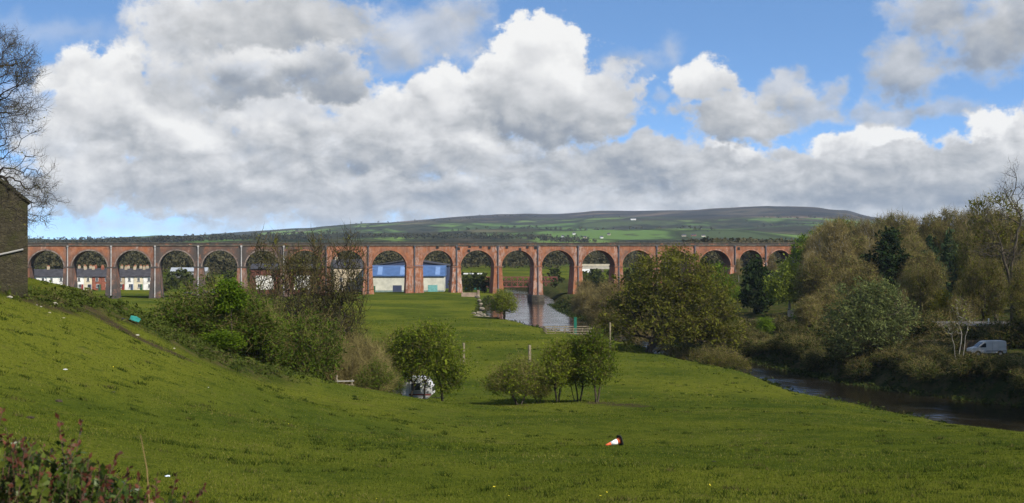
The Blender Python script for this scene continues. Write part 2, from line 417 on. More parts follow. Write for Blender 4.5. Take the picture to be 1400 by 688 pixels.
def ground_z(X, Y):
    X = np.atleast_1d(np.asarray(X, float)); Y = np.atleast_1d(np.asarray(Y, float))
    n = _near(np.clip(X, -260, 260), np.clip(Y, -60, 640)); f = _far(X, Y)
    k = ss(Y, 560, 760) if True else 0
    side = ss(np.abs(X), 180, 330) * ss(Y, 150, 560)
    k = np.maximum(k, side)
    z = n * (1 - k) + f * k
    # hummocky pasture
    a = 1 - ss(Y, 300, 500)
    z = z + a * (.30 * vnoise(X, Y, 7.5, 11) + .16 * vnoise(X, Y, 2.8, 12) + .5 * vnoise(X, Y, 21, 13))
    xn, xf = river_x(Y)
    near = np.clip(ss(X - xn, -.6, 3.2), 0, 1); far = ss(xf - X, -5.0, 1.5)
    z = z - near * far * (z + 1.3) * (1 - ss(Y, 640, 700))
    return z
def gz(x, y): return float(ground_z([x], [y])[0])

# rows of the sheet get longer with distance
ys = [-60.0]
while ys[-1] < 13000: ys.append(ys[-1] + max(.62, .0052 * (ys[-1] + 60) * (1.0 if ys[-1] < 800 else 1.7)))
ys = np.array(ys); s = np.linspace(-1, 1, 470); s = s * (.62 + .38 * s * s)
GX = s[None, :] * (75 + .62 * np.maximum(ys, 0)[:, None]) + 0 * ys[:, None]; GY = np.repeat(ys[:, None], len(s), 1)
GZ = ground_z(GX.ravel(), GY.ravel())
nr, nc = GX.shape
idx = np.arange(nr * nc).reshape(nr, nc)
quads = np.stack([idx[:-1, :-1], idx[:-1, 1:], idx[1:, 1:], idx[1:, :-1]], -1).reshape(-1, 4)

def ground_material():
    m, t = new_mat('pasture_and_hill')
    p = worldpos(t); sp = t.sep(p)
    big = t.noise(p, .035, 4, .6); mid = t.noise(p, .22, 4, .62); clump = t.noise(p, 1.1, 5, .65); fine = t.noise(p, 7.0, 4, .7)
    g = t.mix(t.step(mid, .35, .66), (.039, .058, .0080), (.076, .093, .0115))
    g = t.mix(t.step(big, .42, .62), g, (.108, .117, .0140))
    g = t.mix(t.step(clump, .50, .30, 0, .75), g, (.022, .038, .006))
    g = t.mix(t.step(t.noise(p, .5, 6, .72, .4), .56, .70, 0, .55), g, (.115, .098, .034))
    g = t.mix(t.step(fine, .35, .68, .45, 0), g, (.015, .026, .005))
    g = t.mix(t.step(fine, .62, .78, 0, .35), g, (.13, .14, .03))
    # bare soil, painted only where the turf is broken
    at_ = t.n('ShaderNodeAttribute', attribute_name='soil'); soil = t.m('MULTIPLY', at_.outputs['Fac'], t.step(t.noise(p, .9, 5, .7), .30, .5, .6, 1), clamp=True)
    g = t.mix(soil, g, t.mix(clump, (.024, .017, .011), (.060, .043, .028)))
    rg = t.n('ShaderNodeAttribute', attribute_name='rough_growth')
    rough_c = t.mix(t.step(t.noise(p, .5, 5, .65), .42, .6), (.016, .026, .006), (.055, .046, .020))
    g = t.mix(t.m('MULTIPLY', rg.outputs['Fac'], t.step(clump, .3, .6, .5, 1)), g, rough_c)
    # the far side of the valley: hedged fields, moor and woods
    fv = t.xyz(t.m('MULTIPLY', sp[0], .0042), t.m('MULTIPLY', sp[1], .0021), 0.0)
    fv = t.v('ADD', fv, t.v('SCALE', t.v('SUBTRACT', t.noise(fv, 1.1, 3, .5, col=True), (.5, .5, .5)), scale=.22))
    vo = t.n('ShaderNodeTexVoronoi', feature='F1'); t.put(vo.inputs['Vector'], fv); vo.inputs['Scale'].default_value = 1.0
    ve = t.n('ShaderNodeTexVoronoi', feature='DISTANCE_TO_EDGE'); t.put(ve.inputs['Vector'], fv); ve.inputs['Scale'].default_value = 1.0
    rc = t.sep(vo.outputs['Color'])
    fld = t.ramp(rc[0], [(0, (.060, .105, .026)), (.25, (.100, .155, .036)), (.42, (.045, .062, .024)), (.52, (.085, .078, .042)), (.66, (.075, .125, .030)), (.84, (.15, .10, .066)), (.90, (.060, .10, .026))], 'CONSTANT')
    fld = t.mix(t.step(ve.outputs['Distance'], .02, .10, .8, 0), fld, (.018, .024, .010))
    wood = t.mix(t.step(t.noise(p, .02, 5, .7), .4, .6), (.010, .013, .008), (.036, .034, .021))
    wv = t.xyz(t.m('MULTIPLY', sp[0], .0011), t.m('MULTIPLY', sp[1], .0007), 4.0)
    wmask = t.step(t.m('ADD', t.noise(wv, 2.3, 6, .66), t.m('ADD', t.step(sp[1], 4200, 2600, 0, .10), t.step(sp[0], 300, -1500, 0, .07))), .51, .56)
    hill = t.mix(t.m('MULTIPLY', wmask, .95), fld, wood)
    # the tops: heather, bracken and forestry
    topn = t.m('ADD', sp[2], t.m('MULTIPLY_ADD', t.noise(wv, 2.5, 5, .6), 90, -45))
    moor = t.ramp(t.noise(t.xyz(t.m('MULTIPLY', sp[0], .0013), t.m('MULTIPLY', sp[1], .0028), 9.0), 1.7, 6, .62), [(.38, (.006, .008, .007)), (.45, (.016, .015, .014)), (.50, (.040, .030, .024)), (.545, (.008, .011, .008)), (.58, (.050, .042, .027)), (.66, (.11, .074, .050))])
    hill = t.mix(t.step(topn, 74, 108), hill, moor)
    far = t.step(t.m('ADD', sp[1], t.m('MULTIPLY_ADD', big, 120, -60)), 760, 1000)
    c = t.mix(far, g, hill)
    hgt = t.m('ADD', t.m('MULTIPLY', clump, .55), t.m('MULTIPLY', fine, .45))
    b = t.n('ShaderNodeBsdfDiffuse'); t.put(b.inputs[0], c); b.inputs[1].default_value = .6
    bn = t.n('ShaderNodeBump'); bn.inputs['Strength'].default_value = .9; bn.inputs['Distance'].default_value = .35; t.put(bn.inputs['Height'], hgt)
    t.link(bn.outputs[0], b.inputs['Normal'])
    finish(t, b.outputs[0])
    return m

gm = mesh_np('ground', np.stack([GX.ravel(), GY.ravel(), GZ], -1), [quads], [ground_material()], smooth=True)
# soil: the cattle track on the left bank, bare earth under the hawthorns, the river banks
def seg_dist(X, Y, pts):
    d = np.full(X.shape, 1e9)
    for (x0, y0), (x1, y1) in zip(pts[:-1], pts[1:]):
        vx, vy = x1 - x0, y1 - y0; L = vx * vx + vy * vy + 1e-9
        tt = np.clip(((X - x0) * vx + (Y - y0) * vy) / L, 0, 1)
        d = np.minimum(d, np.hypot(X - x0 - tt * vx, Y - y0 - tt * vy))
    return d
X_, Y_ = GX.ravel(), GY.ravel()
soil = np.zeros(len(X_))
track = [at(106, 408, 97)[:2], at(118, 418, 95)[:2], at(140, 434, 93)[:2], at(160, 446, 92)[:2], at(185, 461, 91)[:2], at(205, 472, 91)[:2], at(245, 494, 92)[:2]]
sel = Y_ < 200
d = seg_dist(X_[sel], Y_[sel], track); soil[sel] = np.maximum(soil[sel], 1 - ss(d, .7, 1.5))
def spot(u, v, Y, rx, ry, k=1.0):
    x, y, _ = at(u, v, Y); dd = np.hypot((X_ - x) / rx, (Y_ - y) / ry); np.maximum(soil, k * (1 - ss(dd, .55, 1.1)), out=soil)
for a_ in [(822, 551, 141, 1.7, 2.0), (850, 556, 138, 1.9, 1.6), (872, 560, 136, 1.4, 1.2), (714, 556, 139, .9, 1.0), (686, 556, 139, .8, .8), (60, 398, 88, 2.5, 2), (20, 398, 86, 3, 1.6), (90, 412, 92, 1.8, 2.0), (170, 440, 97, .8, .9)]: spot(*a_)
xn, xf = river_x(Y_)
bank = (Y_ < 620) * np.maximum((1 - ss(np.abs(X_ - xn - 1.6), .8, 2.6)) * (GZ < 2.4), (1 - ss(np.abs(X_ - xf), 1.5, 5)) * .8)
soil = np.maximum(soil, bank)
gm.attributes.new('soil', 'FLOAT', 'POINT').data.foreach_set('value', soil.astype(np.float32))
rough = np.zeros(len(X_))
rough = np.maximum(rough, (1 - ss(seg_dist(X_, Y_, [at(175, 428, 100)[:2], at(215, 440, 101)[:2], at(270, 480, 104)[:2], at(330, 498, 108)[:2]]), 2.0, 6.0)) * (Y_ < 200))
rough = np.maximum(rough, (X_ > xf + 1) * (Y_ < 620) * 1.0)
rough = np.maximum(rough, (1 - ss(seg_dist(X_, Y_, [at(0, 405, 86)[:2], at(60, 402, 90)[:2], at(110, 408, 97)[:2]]), 1.0, 4.0)) * .7 * (Y_ < 200))
gm.attributes.new('rough_growth', 'FLOAT', 'POINT').data.foreach_set('value', rough.astype(np.float32))
ground = tag(link(bpy.data.objects.new('ground', gm)), kind='structure')

# the river
def water_material():
    m, t = new_mat('river_water')
    p = worldpos(t); sp = t.sep(p)
    n1 = t.noise(t.xyz(t.m('MULTIPLY', sp[0], 1.0), t.m('MULTIPLY', sp[1], .55), 0.0), 1.1, 5, .6, .4)
    n2 = t.noise(p, .16, 3, .55)
    riffle = t.step(n2, .42, .62)
    hgt = t.m('MULTIPLY', n1, t.m('MULTIPLY_ADD', riffle, .8, .35))
    b = t.n('ShaderNodeBsdfPrincipled'); t.put(b.inputs['Base Color'], (.012, .009, .005, 1)); b.inputs['Roughness'].default_value = .09; b.inputs['IOR'].default_value = 1.333
    bn = t.n('ShaderNodeBump'); bn.inputs['Strength'].default_value = .5; bn.inputs['Distance'].default_value = .13; t.put(bn.inputs['Height'], hgt)
    t.link(bn.outputs[0], b.inputs['Normal'])
    finish(t, b.outputs[0]); return m
wy = np.arange(-60, 724, 4.0); a_, b_ = river_x(wy)
WV = np.concatenate([np.stack([a_ - 3.5, wy, 0 * wy], -1), np.stack([b_ + 7, wy, 0 * wy], -1)]); k = len(wy)
wq = np.stack([np.arange(k - 1), np.arange(k - 1) + k, np.arange(1, k) + k, np.arange(1, k)], -1)
river = tag(link(bpy.data.objects.new('river_water', mesh_np('river_water', WV, [wq], [water_material()]))), kind='structure')
# ------------------------------------------------------------------ the railway viaduct
PHI = math.radians(7.7); VD = 453.9
VT = Vector((math.cos(PHI), math.sin(PHI), 0)); VN = Vector((-math.sin(PHI), math.cos(PHI), 0))   # along it, and away from the viewer
def via_s(u):
    """distance along the viaduct of what is seen at photo column u"""
    w = (u - 700) / F; Y = VD / (math.cos(PHI) - math.sin(PHI) * w); return w * Y * VT.x + Y * VT.y
def brick_material():
    m, t = new_mat('weathered_red_brick')
    p = objvec(t); sp = t.sep(p)
    n = t.noise(p, .55, 6, .65); f = t.noise(p, 4.0, 4, .7)
    c = t.mix(t.step(n, .34, .66), (.270, .088, .035), (.415, .152, .061))
    c = t.mix(t.step(f, .35, .65, .35, 0), c, (.13, .050, .028))
    c = t.mix(t.step(t.noise(p, .21, 4, .6), .50, .66, 0, .55), c, (.20, .105, .068))
    c = t.mix(t.step(t.noise(t.v('ADD', p, (31., 5., 2.)), .34, 5, .7), .54, .68, 0, .5), c, (.105, .060, .045))
    # courses of brick, only seen from close by
    br = t.n('ShaderNodeTexBrick'); br.inputs['Scale'].default_value = 4.4; br.inputs['Mortar Size'].default_value = .012
    t.put(br.inputs['Vector'], t.xyz(t.m('ADD', sp[0], sp[1]), sp[2], 0.0)); br.inputs['Color1'].default_value = (1, 1, 1, 1); br.inputs['Color2'].default_value = (.8, .8, .8, 1); br.inputs['Mortar'].default_value = (.9, .95, 1, 1)
    c = t.mix(.6, c, br.outputs['Color'], 'MULTIPLY')
    # lime runs down from the joints; long upright streaks
    st = t.noise(t.xyz(t.m('MULTIPLY', sp[0], 1.1), t.m('MULTIPLY', sp[1], .6), t.m('MULTIPLY', sp[2], .42)), 1.0, 6, .75, .5)
    pat = t.noise(p, .16, 3, .6)
    lime = t.m('MULTIPLY', t.step(st, .55, .66), t.step(pat, .44, .58))
    gl = t.n('ShaderNodeAttribute', attribute_name='lime'); gs = t.n('ShaderNodeAttribute', attribute_name='soot_dark')
    lime = t.m('MAXIMUM', t.m('MULTIPLY', lime, .8), t.m('MULTIPLY', gl.outputs['Fac'], t.step(st, .44, .58)), clamp=True)
    c = t.mix(t.m('MULTIPLY', lime, .8), c, (.50, .40, .34))
    soot_dark = t.m('MULTIPLY', gs.outputs['Fac'], t.step(t.noise(p, .3, 5, .7), .34, .50, .40, 1))
    c = t.mix(soot_dark, c, t.mix(f, (.034, .031, .029), (.085, .076, .068)))
    finish(t, principled(t, c, .9, .15, 0, f, .4, .03)); return m
M_brick = brick_material()
M_coping = plain('weathered_coping_stone', (.085, .072, .052), .95, .45, .9, dirt=(.035, .033, .026))
M_pipe = plain('lead_grey_pipe', (.075, .075, .085), .6, .3, 2)
M_pipew = plain('limed_pipe', (.34, .32, .30), .8, .3, .6, dirt=(.13, .12, .115))
M_ring = plain('limed_brick_ring', (.17, .13, .105), .9, .5, .9, dirt=(.10, .05, .035))
M_dark = plain('black_iron', (.015, .014, .014), .7, .3, 3)

via = thing('railway_viaduct', tuple(VN * VD), PHI, 'long red brick railway viaduct of tall round arches crossing the valley', 'viaduct')
def rgb_attr(me, name, vals): me.attributes.new(name, 'FLOAT', 'POINT').data.foreach_set('value', np.asarray(vals, np.float32))
TOP = 18.55; STR = 17.5; WID = 8.6
piers_u = [-325, -264, -204, -145, -86, -26, 33, 92.5, 152, 212, 271, 330, 388, 446, 503.5, 567, 624.5, 681, 735.5, 790.5, 846, 898, 950, 1005, 1047, 1086, 1121, 1155]
piers_s = [via_s(u) for u in piers_u]
half = [1.15] * len(piers_s); kp = piers_u.index(567); half[kp] = 2.45
for i, u in enumerate(piers_u):
    if u in (950, 1005): half[i] = 1.35
    if u > 1040: half[i] = 1.0
CROWN = 16.15
random.seed(3)
for i, (s0, u) in enumerate(zip(piers_s, piers_u)):
    hw = half[i]; wx, wy = s0 * VT.x + VN.x * VD, s0 * VT.y + VN.y * VD
    gb = min(gz(wx, wy), gz(wx - VN.x * 4, wy - VN.y * 4)) - .6
    radii = []
    if i: radii.append((s0 - piers_s[i - 1] - half[i - 1] - hw) / 2)
    if i < len(piers_s) - 1: radii.append((piers_s[i + 1] - s0 - half[i + 1] - hw) / 2)
    spring = CROWN - min(radii) if radii else 11
    spring_l = CROWN - radii[0]; spring_r = CROWN - radii[-1]
    bat = 1.0 if u != 567 else .55
    # the battered shaft in a few lifts so that stains can follow it
    mb = MB(); nz = 9; vs = []; fs = []
    for k in range(nz + 1):
        q = k / nz; z = gb + (min(spring_l, spring_r) - gb) * q; b = bat * (1 - q) ** 1.3
        h2 = hw + .10 + b * .62; d0 = -b * .5 - .10; d1 = WID + b * .5 + .10
        vs += [(s0 - h2, d0, z), (s0, d0, z), (s0 + h2, d0, z), (s0 + h2, d1, z), (s0, d1, z), (s0 - h2, d1, z)]
    for k in range(nz):
        for j in range(6): fs.append((k * 6 + j, k * 6 + (j + 1) % 6, (k + 1) * 6 + (j + 1) % 6, (k + 1) * 6 + j))
    fs.append(tuple(nz * 6 + j for j in range(6)))
    mb.add(vs, fs); o = mb.build('pier', M_brick, via)
    sooty = 1.2 if u < 300 else (.8 if u < 395 else (.5 if u < 455 else .30 * random.random()))
    zz = np.array([v.co.z for v in o.data.vertices]); qq = (zz - gb) / (spring - gb)
    lm = {681: .10, 567: .6, 624.5: 1.0, 735.5: .7, 790.5: .35, 503.5: .3, 388: .8, 330: .8, 271: .6, 212: .5, 152: .5}.get(u, .1 + .5 * random.random())
    rgb_attr(o.data, 'soot_dark', np.clip(sooty * (.55 + .45 * (1 - qq)) + (.9 * ss(zz, 2.6, 1.2) if u == 735.5 else 0), 0, 1))
    rgb_attr(o.data, 'lime', lm * np.clip(.55 + .5 * (1 - np.abs(qq - .45) * 1.4), 0, 1))
    # springing course
    mb = MB(); zs = min(spring_l, spring_r)
    mb.box(s0 - hw - .24, s0 + hw + .24, -.26, WID + .26, zs + .003, zs + .40); o = mb.build('springing_course', M_brick, via)
    rgb_attr(o.data, 'soot_dark', [min(1, sooty + .25)] * len(o.data.vertices)); rgb_attr(o.data, 'lime', [.3] * len(o.data.vertices))
    # upper pier between the arches, where one springs lower than the other
    # pipe running down the face
    mb = MB(); zt = STR - .35
    mb.box(s0 - .15, s0 + .15, -.34, -.02, zs + .42, zt)
    foot = gb + .9
    mb.add([(s0 - .15, -bat * .42 - .42, foot), (s0 + .15, -bat * .42 - .42, foot), (s0 + .15, -.36, zs - .02), (s0 - .15, -.36, zs - .02),
            (s0 - .15, -bat * .42 - .10, foot), (s0 + .15, -bat * .42 - .10, foot), (s0 + .15, -.05, zs - .02), (s0 - .15, -.05, zs - .02)],
           [(0, 1, 2, 3), (4, 7, 6, 5), (0, 4, 5, 1), (1, 5, 6, 2), (2, 6, 7, 3), (3, 7, 4, 0)])
    mb.box(s0 - .26, s0 + .26, -.42, -.02, zt, zt + .5)
    mb.build('drain_pipe', M_pipew if u < 390 else M_pipe, via)

def arch_span(i):
    sa, sb = piers_s[i] , piers_s[i + 1]
    la, lb = sa + half[i], sb - half[i + 1]
    R = (lb - la) / 2; c = (la + lb) / 2; zs = CROWN - R; n = 28
    arc = [(c - R * math.cos(math.pi * k / n), zs + R * math.sin(math.pi * k / n)) for k in range(n + 1)]
    base = CROWN - max(R, min((piers_s[j + 1] - piers_s[j] - half[j] - half[j + 1]) / 2 for j in (max(i - 1, 0), i, min(i + 1, len(piers_s) - 2)))) - .0
    base = zs
    pts_low = [(sa + .001, base)] + arc + [(sb - .001, base)]
    tops = [(sa + .001, STR)] + [(max(la, min(lb, p[0])), STR) for p in arc] + [(sb - .001, STR)]
    mids = [(a[0], a[1] * .5 + b[1] * .5) for a, b in zip(pts_low, tops)]
    N = len(pts_low)
    vs = [(x, 0, z) for x, z in pts_low] + [(x, 0, z) for x, z in mids] + [(x, 0, z) for x, z in tops] + [(x, WID, z) for x, z in pts_low] + [(x, WID, z) for x, z in tops]
    fs = []
    for k in range(N - 1):
        fs += [(k, k + 1, N + k + 1, N + k), (N + k, N + k + 1, 2 * N + k + 1, 2 * N + k), (3 * N + k + 1, 3 * N + k, 4 * N + k, 4 * N + k + 1), (k + 1, k, 3 * N + k, 3 * N + k + 1),
               (2 * N + k, 2 * N + k + 1, 4 * N + k + 1, 4 * N + k)]
    o = MB().add(vs, fs).build('arch', M_brick, via)
    co = np.array([v.co[:] for v in o.data.vertices])
    um = (piers_u[i] + piers_u[i + 1]) / 2
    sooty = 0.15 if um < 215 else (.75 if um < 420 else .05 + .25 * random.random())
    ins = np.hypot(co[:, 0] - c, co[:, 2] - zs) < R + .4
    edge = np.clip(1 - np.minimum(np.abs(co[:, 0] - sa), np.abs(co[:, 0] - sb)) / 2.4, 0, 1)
    rgb_attr(o.data, 'soot_dark', np.clip(sooty + .55 * ins * (1 if um < 420 else .8) + (.4 * edge if um < 420 else 0), 0, 1))  # soot by stretch; rims and undersides of every arch set darker still
    rgb_attr(o.data, 'lime', np.clip((.25 + .75 * edge) * (.85 if 540 < um < 830 else .4), 0, 1) * (co[:, 1] < 1))
    # the ring of voussoirs, a little proud of the wall
    r0, r1 = R - .02, R + .34; vs = []; fs = []
    for k in range(n + 1):
        a = math.pi * k / n; cx, sz = -math.cos(a), math.sin(a)
        vs += [(c + r0 * cx, -.045, zs + r0 * sz), (c + r1 * cx, -.045, zs + r1 * sz), (c + r1 * cx, .02, zs + r1 * sz), (c + r0 * cx, .02, zs + r0 * sz)]
    for k in range(n):
        for j in range(4): fs.append((k * 4 + j, k * 4 + (j + 1) % 4, k * 4 + 4 + (j + 1) % 4, k * 4 + 4 + j))
    fs += [(0, 1, 2, 3), (n * 4 + 3, n * 4 + 2, n * 4 + 1, n * 4)]
    o2 = MB().add(vs, fs).build('arch_ring', M_ring if um < 400 else M_brick, via)
    if um >= 400:
        rgb_attr(o2.data, 'soot_dark', [.18] * len(vs)); rgb_attr(o2.data, 'lime', [.25 if um < 900 else .4] * len(vs))
for i in range(len(piers_s) - 1): arch_span(i)
# string course, parapet and coping
s_a, s_b = piers_s[0] - 1.2, piers_s[-1] + 30
o = MB().box(s_a, s_b, -.22, WID + .22, STR + .003, STR + .34).build('string_course', M_coping, via)
mb = MB(); mb.box(s_a, s_b, 0, .48, STR + .343, TOP - .22); mb.box(s_a, s_b, WID - .48, WID, STR + .343, TOP - .22)
o = mb.build('parapet', M_brick, via); rgb_attr(o.data, 'soot_dark', [1.0] * 16); rgb_attr(o.data, 'lime', [.1] * 16)
mb = MB(); mb.box(s_a, s_b, -.12, .60, TOP - .217, TOP); mb.box(s_a, s_b, WID - .6, WID + .12, TOP - .217, TOP); mb.build('coping', M_coping, via)
MB().box(s_a, s_b, .483, WID - .483, STR + .343, STR + .5).build('track_bed', plain('ballast', (.12, .11, .10), 1, .5, 5), via)
mb = MB(); q = s_a
while q < s_b: mb.box(q - .04, q + .04, .62, .70, TOP - .9, TOP + .55); q += 2.4
for zz in (TOP + .25, TOP + .52): mb.box(s_a, s_b, .64, .68, zz - .025, zz + .025)
mb.build('hand_rail', M_dark, via)
# pattress plates by the river arches
for u, v in [(627, 340), (641, 343), (657, 337.5), (669, 339), (642, 337), (693, 338), (721, 338), (732, 339), (711, 341), (598, 338), (1010, 340)]:
    s0 = via_s(u); z = CAMZ - (v - HOR) / F * 458
    MB().box(s0 - .4, s0 + .4, -.14, .02, z - .42, z + .42).build('wall_plate', M_dark, via)
# stone cutwater round the pier that stands in the river
s0 = via_s(735.5); pts = [(s0 - 2.0, -.8), (s0, -1.5), (s0 + 2.0, -.8), (s0 + 2.0, WID + .8), (s0, WID + 1.5), (s0 - 2.0, WID + .8)]
mb = MB(); vs = [(x, y, -1.6) for x, y in pts] + [(x, y, 1.7) for x, y in pts] + [(s0 + (x - s0) * .9, y * .96 + .1, 2.15) for x, y in pts]
mb.add(vs, [tuple(range(5, -1, -1)), tuple(range(12, 18))] + [(k * 6 + j, k * 6 + (j + 1) % 6, k * 6 + 6 + (j + 1) % 6, k * 6 + 6 + j) for k in (0, 1) for j in range(6)])
mb.build('cutwater', plain('mossy_river_stone', (.050, .042, .030), .9, .5, 1.2, dirt=(.018, .020, .010)), via)
# ------------------------------------------------------------------ trees
def wood_mat(name, c0, c1):
    m, t = new_mat(name); p = objvec(t)
    n = t.noise(t.v('MULTIPLY', p, (3, 3, .8)), 1.4, 4, .65)
    finish(t, principled(t, t.mix(t.step(n, .35, .65), c0, c1), .9, .15)); return m
M_bark = wood_mat('grey_brown_bark', (.030, .024, .016), (.085, .070, .048))
M_barkp = wood_mat('pale_bark', (.14, .125, .095), (.30, .28, .235))
M_barkd = wood_mat('dark_bark', (.014, .012, .009), (.040, .033, .024))
M_twig = leafmat('brown_twigs', (.105, .082, .030), (.235, .185, .074), .15)
M_twigo = leafmat('budding_olive_twigs', (.082, .086, .018), (.165, .170, .030), .3, (.12, .092, .036))
M_twigd = leafmat('dark_olive_twigs', (.040, .034, .016), (.085, .072, .030), .15)
M_twigt = leafmat('tan_twigs', (.135, .110, .040), (.235, .195, .075), .2)
M_haw = leafmat('hawthorn_leaves', (.070, .105, .010), (.180, .215, .020), .48, (.12, .125, .020))
M_hawd = leafmat('deep_green_shade_hedge_leaves', (.040, .070, .008), (.100, .140, .015), .42, (.070, .080, .016))  # own deep green, darkened further so the leaf colour carries the hedge's shade
M_fresh = leafmat('fresh_green_leaves', (.065, .115, .008), (.145, .205, .016), .42)
M_maple = leafmat('budding_maple_leaves', (.060, .066, .010), (.125, .128, .017), .40, (.078, .060, .020))
M_yel = leafmat('yellow_green_leaves', (.12, .11, .010), (.23, .19, .018), .4)
M_dark = M_dark
M_ever = leafmat('dark_evergreen_needles', (.012, .022, .007), (.032, .048, .014), .1)
M_blue = leafmat('blue_green_needles', (.022, .040, .016), (.050, .074, .030), .1)
M_grey = leafmat('grey_green_willow_leaves', (.062, .082, .026), (.140, .160, .052), .35)
M_birch = leafmat('birch_leaves', (.110, .150, .018), (.215, .250, .034), .42)
M_ivy = leafmat('dark_undergrowth_leaves', (.016, .027, .006), (.066, .080, .017), .32, (.056, .048, .020))
M_wood = leafmat('far_wood', (.040, .040, .020), (.085, .074, .038), .25, (.040, .050, .022))

def skeleton(r, trunks, env, n, jag=.12, reach=.30, seg=1.0, lift=.15):
    """grow limbs from the trunks to points spread through the crown; returns nodes, parents"""
    P, par, path = [], [], []
    for poly in trunks:
        for k, p in enumerate(poly):
            P.append(p); par.append((-1 if len(P) == 1 else 0) if k == 0 else len(P) - 2)
            path.append(0 if k == 0 else path[-1] + np.linalg.norm(np.subtract(p, poly[k - 1])))
    cap = n * 9 + 200
    A = np.zeros((cap, 3)); A[:len(P)] = P; PA = np.full(cap, -1); PA[:len(par)] = par; L = np.zeros(cap); L[:len(path)] = path
    free = np.zeros(cap, bool); m = len(P)
    q0 = 0
    for poly in trunks:                       # limbs leave the upper part of a trunk
        for k in range(len(poly)): free[q0 + k] = k >= len(poly) * .45
        q0 += len(poly)
    w = np.array([e[3] * e[4] * e[5] for e in env]); w = w / w.sum()
    pts = []
    for i in r.choice(len(env), n, p=w):
        e = env[i]; d = r.normal(size=3); d /= np.linalg.norm(d); rad = r.random() ** .42
        pts.append((e[0] + d[0] * e[3] * rad, e[1] + d[1] * e[4] * rad, e[2] + d[2] * e[5] * rad))
    pts = np.array(pts); heads = np.array([p[-1] for p in trunks])
    pts = pts[np.argsort(np.min(np.linalg.norm(pts[:, None] - heads[None], axis=-1), 1))]
    for p in pts:
        dv = A[:m] - p; cost = np.sqrt((dv ** 2).sum(1)) + reach * L[:m] + .25 * np.maximum(dv[:, 2], 0)
        cost[~free[:m]] = 1e9
        j = int(np.argmin(cost)); d = p - A[j]; dist = np.linalg.norm(d)
        k = max(1, min(7, int(dist / seg + .5)))
        if m + k >= cap: break
        last = j
        for q in range(1, k + 1):
            f = q / k; pos = A[j] + d * f
            if q < k: pos = pos + r.normal(size=3) * jag * dist / k + np.array([0, 0, lift * dist * f * (1 - f)])
            A[m] = pos; PA[m] = last; L[m] = L[last] + dist / k; free[m] = True; last = m; m += 1
    return A[:m], PA[:m]

def tubes(A, PA, R, sel, sides):
    e = np.nonzero((PA >= 0) & sel)[0]
    if not len(e): return np.zeros((0, 3)), np.zeros((0, 4), int)
    a = A[PA[e]]; b = A[e]; d = b - a; d /= np.linalg.norm(d, axis=1, keepdims=True) + 1e-9
    up = np.where(np.abs(d[:, 2:3]) > .95, [[1., 0, 0]], [[0, 0, 1.]]); x = np.cross(d, up); x /= np.linalg.norm(x, axis=1, keepdims=True); y = np.cross(d, x)
    ra = np.minimum(R[PA[e]], R[e] * 1.7)[:, None, None]; rb = R[e][:, None, None]
    w = 2 * np.pi * np.arange(sides) / sides
    ring = x[:, None] * np.cos(w)[None, :, None] + y[:, None] * np.sin(w)[None, :, None]
    V = np.concatenate([a[:, None] + ring * ra, b[:, None] + ring * rb], 1).reshape(-1, 3)
    base = (np.arange(len(e)) * 2 * sides)[:, None]; k = np.arange(sides); k2 = (k + 1) % sides
    Q = np.stack([base + k, base + k2, base + sides + k2, base + sides + k], -1).reshape(-1, 4)
    return V, Q

def leaf_quads(r, C, size, up=.35, long=1.5, droop=None):
    n = len(C); nrm = r.normal(size=(n, 3)); nrm[:, 2] = np.abs(nrm[:, 2]) + up; nrm /= np.linalg.norm(nrm, axis=1, keepdims=True)
    x = np.cross(nrm, r.normal(size=(n, 3)))
    if droop is not None: x = x * (1 - droop) + np.array([0, 0, -1.0]) * droop * 1.4
    x /= np.linalg.norm(x, axis=1, keepdims=True) + 1e-9; y = np.cross(nrm, x); y /= np.linalg.norm(y, axis=1, keepdims=True) + 1e-9
    s = (size * np.exp(r.normal(size=n) * .35))[:, None] * .5
    V = np.stack([C - x * s * long, C - y * s * .8, C + x * s * long, C + y * s * .8], 1).reshape(-1, 3)
    return V, np.arange(n * 4).reshape(-1, 4)

def twig_quads(r, A, PA, tips, n, length, width, up=.4):
    """thin forked sprays, for trees still bare"""
    j = r.choice(tips, n); a = A[j] + r.normal(size=(n, 3)) * length * .25
    d = A[j] - A[PA[j]]; d /= np.linalg.norm(d, axis=1, keepdims=True) + 1e-9
    d = d * .8 + r.normal(size=(n, 3)) * .7; d[:, 2] += up; d /= np.linalg.norm(d, axis=1, keepdims=True)
    side = np.cross(d, r.normal(size=(n, 3))); side /= np.linalg.norm(side, axis=1, keepdims=True)
    L = (length * (0.5 + r.random(n)))[:, None]
    bend = r.normal(size=(n, 3)) * L * .12
    m = a + d * L * .5 + bend; b = a + d * L
    V = np.stack([a - side * width, a + side * width, m + side * width * .7, m - side * width * .7, b], 1).reshape(-1, 3)
    k = (np.arange(n) * 5)[:, None]
    return V, k + np.array([0, 1, 2, 3]), k + np.array([3, 2, 4])

